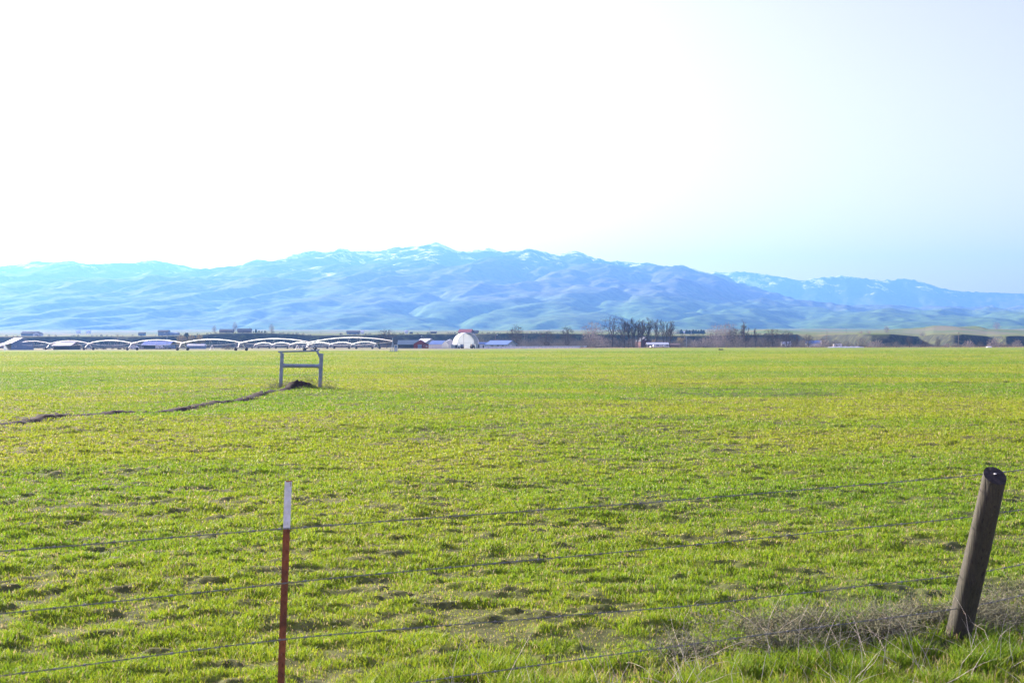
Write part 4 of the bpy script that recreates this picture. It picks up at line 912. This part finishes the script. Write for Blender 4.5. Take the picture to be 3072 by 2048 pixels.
plant('round', 'round crowned bare tree right of the long blue roofed shed', 1548, 830, 977, 1.0, group=G1)
plant('vase', 'low wide bare tree behind the middle of the white panel fence', 1640, 835, 992, 1.25, group=G1)
plant('vase', 'v shaped bare tree with a round crown near the right end of the white fence', 1702, 830, 979, .8, group=G1)
plant('pale', 'pale hazy bare tree left of the tall dark trees', 1778, 880, 966, 1.15, group=G1)
plant('big', 'broad dark bare tree at the left end of the poplar row', 1838, 860, 946, .95, group=G1)
for x_, yt, k, lab in ((1874, 951, 'pop2', 'first narrow poplar right of the broad dark tree'), (1885, 958, 'pop1', 'second narrow poplar from the broad dark tree, slightly lower'), (1899, 949, 'pop3', 'third narrow poplar from the broad dark tree, one of the tallest'),
                       (1911, 957, 'pop2', 'fourth narrow poplar in the dense clump'), (1925, 957, 'pop3', 'rightmost poplar of the dense clump'), (1944, 950, 'pop1', 'poplar standing alone just right of the dense clump'),
                       (1968, 954, 'pop2', 'thinnest lone poplar in the middle of the gap'), (1995, 955, 'pop3', 'left poplar of the right hand pair'), (2009, 961, 'pop1', 'right poplar of the right hand pair')):
    plant(k, lab, x_, 845 + random.uniform(-15, 15), yt, .95 if x_ != 1968 else .7, group=G2)
plant('wide', 'spreading bare tree left of the teal roofed stable', 1160, 830, 989, 1.15, group=G1)
plant('ever', 'small dark evergreen left of the pivot stand', 1136, 800, 1024, .6)
plant('pale', 'pale pinkish bare tree, leftmost of the hazy group right of the poplars', 2145, 930, 975, .95, group=G1)
plant('pale', 'pale pinkish bare tree, second of the hazy group right of the poplars', 2172, 940, 972, .85, group=G1)
plant('pale', 'pale pinkish bare tree, third of the hazy group right of the poplars', 2192, 935, 971, .9, group=G1)
plant('round', 'grey bare tree at the left foot of the tall dark snag', 2203, 860, 985, 1.0, group=G1)
plant('snag', 'tall dark straight tree with short side branches like a mast', 2237, 845, 955, .9, group=G1)
plant('pop2', 'slim dark tree right of the tall dark snag', 2266, 850, 981, .6, group=G1)
plant('wide', 'spreading dark bare tree left of the white cottage', 2318, 860, 988, 1.1, group=G1)
plant('vase', 'dark forked bare tree in front of the white cottage', 2362, 860, 992, .9, group=G1)
plant('snag', 'dark upright bare tree right of the white cottage', 2388, 862, 997, .7, group=G1)
plant('round', 'round bare tree over the thicket farmhouse', 2425, 880, 1004, 1.3, group=G1)
plant('bushd', 'dark dense bush on the dry strip under the irrigation span', 682, 640, 1030, 1.25, group=G3)
BL = [(2586, 1012, 'bush', 1.0, 'tall pale bush at the left foot of the dark bluff'), (2612, 1023, 'bush2', 1., 'small pale bush right of the tall pale bush below the bluff'), (2634, 1019, 'bush2', 1.1, 'rounded greyish bush below the middle of the left dark bluff'),
      (2660, 1027, 'bush', 1.0, 'very low bush between two larger ones below the left dark bluff'), (2688, 1023, 'bush', 1.2, 'low wide brownish bush below the right end of the left dark bluff'), (2772, 1022, 'bushd', 1.15, 'dark dense bush in the gap between the two dark bluffs'),
      (2842, 1029, 'bush2', 1.3, 'low pale bush left of the tall dark pole'), (2868, 1027, 'bush', 1.1, 'low brown bush at the foot of the tall dark pole'), (2905, 1020, 'bush2', 1.2, 'pale rounded bush right of the tall dark pole'),
      (2940, 1024, 'bushd', 1.0, 'dark low bush far right of the tall dark pole'), (2982, 1014, 'bush2', 1.2, 'big pale bush before the gap at the right of the bluff'), (3008, 1026, 'bush', 1.2, 'low bush second from the right edge'), (3052, 1019, 'bush2', 1.0, 'pale bush at the right edge of the view'),
      (2540, 1022, 'bush', 1.2, 'brown bush right of the white trailer'), (2466, 1018, 'bush2', 1.3, 'pale bush left of the tall dark pole by the trailer'), (2500, 1024, 'bush', 1.0, 'brown low bush behind the white trailer')]
for x_, yt, k, ws, lab in BL: plant(k, lab, x_, 800 + random.uniform(-20, 30), yt, ws, group=G3)
plant('round', 'bare tree with a dark trunk below the gap of the bluffs', 2728, 810, 1009, .95, group=G3)
plant('round', 'pale bare tree below the right hand dark bluff', 2814, 815, 1014, .85, group=G3)
WB = [(1772, 1010, 'bush', 1.3, 'big pinkish bush at the left foot of the broad dark tree'), (1802, 1006, 'bush2', 1.2, 'tallest pinkish bush under the hazy pale tree'), (1832, 1010, 'bush', 1.2, 'pinkish bush at the trunk of the broad dark tree'), (1862, 1014, 'bushd', 1.0, 'dark bush left of the poplar clump'),
      (1895, 1016, 'bushd', 1.0, 'dark bush at the foot of the poplar clump'), (2085, 1018, 'bush2', 1.2, 'greyish round bush left of the dark pole'), (2112, 1012, 'bush2', 1.2, 'greyish taller bush touching the dark pole'), (2155, 1018, 'bush2', 1.2, 'grey bush right of the dark pole'), (2180, 1022, 'bush', 1.2, 'low brown bush under the pale pinkish trees'),
      (2215, 1004, 'bush', 1.0, 'tall brown bush left of the dark snag'), (2255, 1010, 'bush', .9, 'brown bush right of the dark snag'), (2290, 1014, 'bushd', 1.1, 'dark bush left of the spreading dark tree'), (2340, 1016, 'bush', 1.1, 'brown bush left of the white cottage'), (2376, 1024, 'bushd', 1.2, 'low dark bush below the upright dark tree'), (2410, 1018, 'bush', 1.2, 'brown bush left of the thicket farmhouse')]
for x_, yt, k, ws, lab in WB: plant(k, lab, x_, 850 + random.uniform(-25, 25), yt, ws, group=G3)
for x_, yt, lab in ((546, 1003, 'yellow willow bush left of the dark cone shaped bush'), (572, 1004, 'pale yellow willow, second from the left on the bluff foot'), (598, 1001, 'golden willow, third from the left, the widest'), (2040, 1009, 'yellowish willow right of the poplars'), (1960, 1016, 'yellow green willow behind the carport')):
    plant('willow', lab, x_, 1000, yt, 1.0, group='yellow willows')
for x_, yt, lab in ((560, 1000, 'dark cone shaped evergreen between the yellow willows'), (768, 987, 'tallest evergreen in the clump right of the long houses'), (777, 991, 'second evergreen in the clump right of the long houses'), (786, 992, 'third evergreen in the clump right of the long houses'), (795, 991, 'rightmost evergreen of the clump'), (760, 993, 'lowest evergreen at the left of the clump'), (750, 985.5, 'evergreen rising behind the roof of the right long house')):
    plant('ever', lab, x_, 1390 if x_ > 700 else 1010, yt, 1.2, group=G4)
for k, x_, yt, ws, lab in (('pale', 705, 966, .6, 'tall faint bare tree between the two long houses'), ('pale', 815, 972, .8, 'faint bare tree right of the evergreen clump'), ('bushd', 820, 993, 1.0, 'dark bush under the faint bare tree on the bluff'), ('pale', 643, 977, .8, 'faint bare tree at the left of the long brown house'),
                           ('bush', 650, 996, 1.5, 'grey bush left of the long brown house'), ('pale', 2660, 977, 1.0, 'pale round tree on the plateau above the left dark bluff'), ('bush2', 2583, 992, 1.1, 'left of two pale bushes on the plateau edge'), ('bush2', 2606, 992, 1.3, 'right of two pale bushes on the plateau edge'),
                           ('bush2', 2768, 996, 1.2, 'pale bush on the lip of the gap between the bluffs'), ('pale', 2990, 966, 1.0, 'faint pinkish tree on the far slope at the right'), ('bushd', 84, 997, 1.2, 'dark bush behind the far left bluff house'), ('bushd', 1110, 998, 1.2, 'dark bush on the rim right of the hip roofed house'), ('bush', 1098, 999, 1.3, 'low brown bush on the rim beside the hip roofed house'), ('bushd', 2035, 988, 1.0, 'dark bush left of the plateau farm')):
    plant(k, lab, x_, {2660: 1500, 2583: 1350, 2606: 1350, 2768: 1250, 2990: 2900, 2035: 1900}.get(x_, 1400), yt, ws, group=G4)
for i, x_ in enumerate((2044, 2060, 2068, 2080, 2088, 2096, 2104, 2111)):
    plant('ever', 'dark evergreen in the shelter belt of the plateau farm', x_, 1890, 988.5 + (i % 3), 1.6, group='shelter belt of the plateau farm')

# brush on the valley floor: nobody could count it
def thicket(name, label, n_, fx, seed, mat, hh, per=80, tr=.05):
    R = np.random.RandomState(seed); x, D = fx(R, n_); X = (x - 1536) / F * D; z0 = np.where(D > 1000, np.maximum(terr(X, D), 0), 0) - .1
    h = hh * (.5 + R.rand(n_)); k = per
    c = np.repeat(np.stack([X, D, z0], -1), k, 0); hr = np.repeat(h, k)
    a_ = R.rand(n_ * k) * 2 * PI; rr = R.rand(n_ * k) ** .5 * hr * .7; zz = hr * (1 - (rr / (hr * .75)) ** 2 * .8) * R.rand(n_ * k) ** .6
    p = c + np.stack([rr * np.cos(a_), rr * np.sin(a_), zz], -1); d = np.stack([np.cos(a_) * .5, np.sin(a_) * .5, .6 + .5 * R.rand(n_ * k)], -1) + R.randn(n_ * k, 3) * .35
    d *= (hr * .28)[:, None]
    return tag(seg_mesh(name, p - d * .5, p + d * .5, np.repeat([[tr, tr * .5]], n_ * k, 0), mat, 3), label, 'brush', kind='stuff')
def uni(a, b, d0, d1): return lambda R, n_: (a + (b - a) * R.rand(n_), d0 + (d1 - d0) * R.rand(n_))
thicket('thicket', 'grey brown brush filling the valley floor right of the hoop barn', 560, uni(1440, 2520, 900, 1060), 31, m_twigg, 5.8)
thicket('thicket', 'purplish brush in front of the left hand bluff', 190, uni(-60, 1340, 985, 1075), 32, M('purple_brush', (.16, .135, .125), (.11, .10, .10), .3, .9), 3.8, 60)
thicket('thicket', 'low brush along the foot of the dark bluffs at the right', 150, uni(2480, 3120, 880, 1000), 33, m_twigg, 1.8)
thicket('thicket', 'low dry brush along the far edge of the field', 300, uni(1740, 3100, 800, 860), 34, m_twigg, 1.5, 50, .04)
thicket('thicket', 'scattered dark brush on top of the bluff', 160, uni(-60, 2400, 1200, 1290), 35, m_twig, 1.6, 50, .06)
thicket('reeds', 'pale dry grass strip along the far edge of the field', 700, uni(1740, 3100, 770, 800), 36, m_twigy, .5, 40, .04)
thicket('junk', 'jumble of low dark farm clutter under the sheds at the left', 60, uni(130, 520, 700, 730), 37, m_dark, 1.0, 30, .08)
mo = thicket('weed_mound', 'small dark tuft standing in the far field right of the poplars', 9, uni(2155, 2168, 440, 444), 38, m_twig, .45, 90, .02)
# ------------------------------------------------------------ the air
hz = MB().box((0, 9450, 719), (28800, 20900, 1440)).build('haze', bpy.data.materials.new('haze'))
tag(hz, 'thin blue air between the camera and the far mountains', 'haze', kind='stuff')
hm = hz.data.materials[0]; hm.use_nodes = True; nt = hm.node_tree; nt.nodes.clear()
out = nt.nodes.new('ShaderNodeOutputMaterial'); pv = nt.nodes.new('ShaderNodeVolumePrincipled')
pv.inputs['Density'].default_value = 8e-5; pv.inputs['Color'].default_value = (.17, .44, 1.0, 1); pv.inputs['Anisotropy'].default_value = .38
nt.links.new(pv.outputs[0], out.inputs['Volume'])
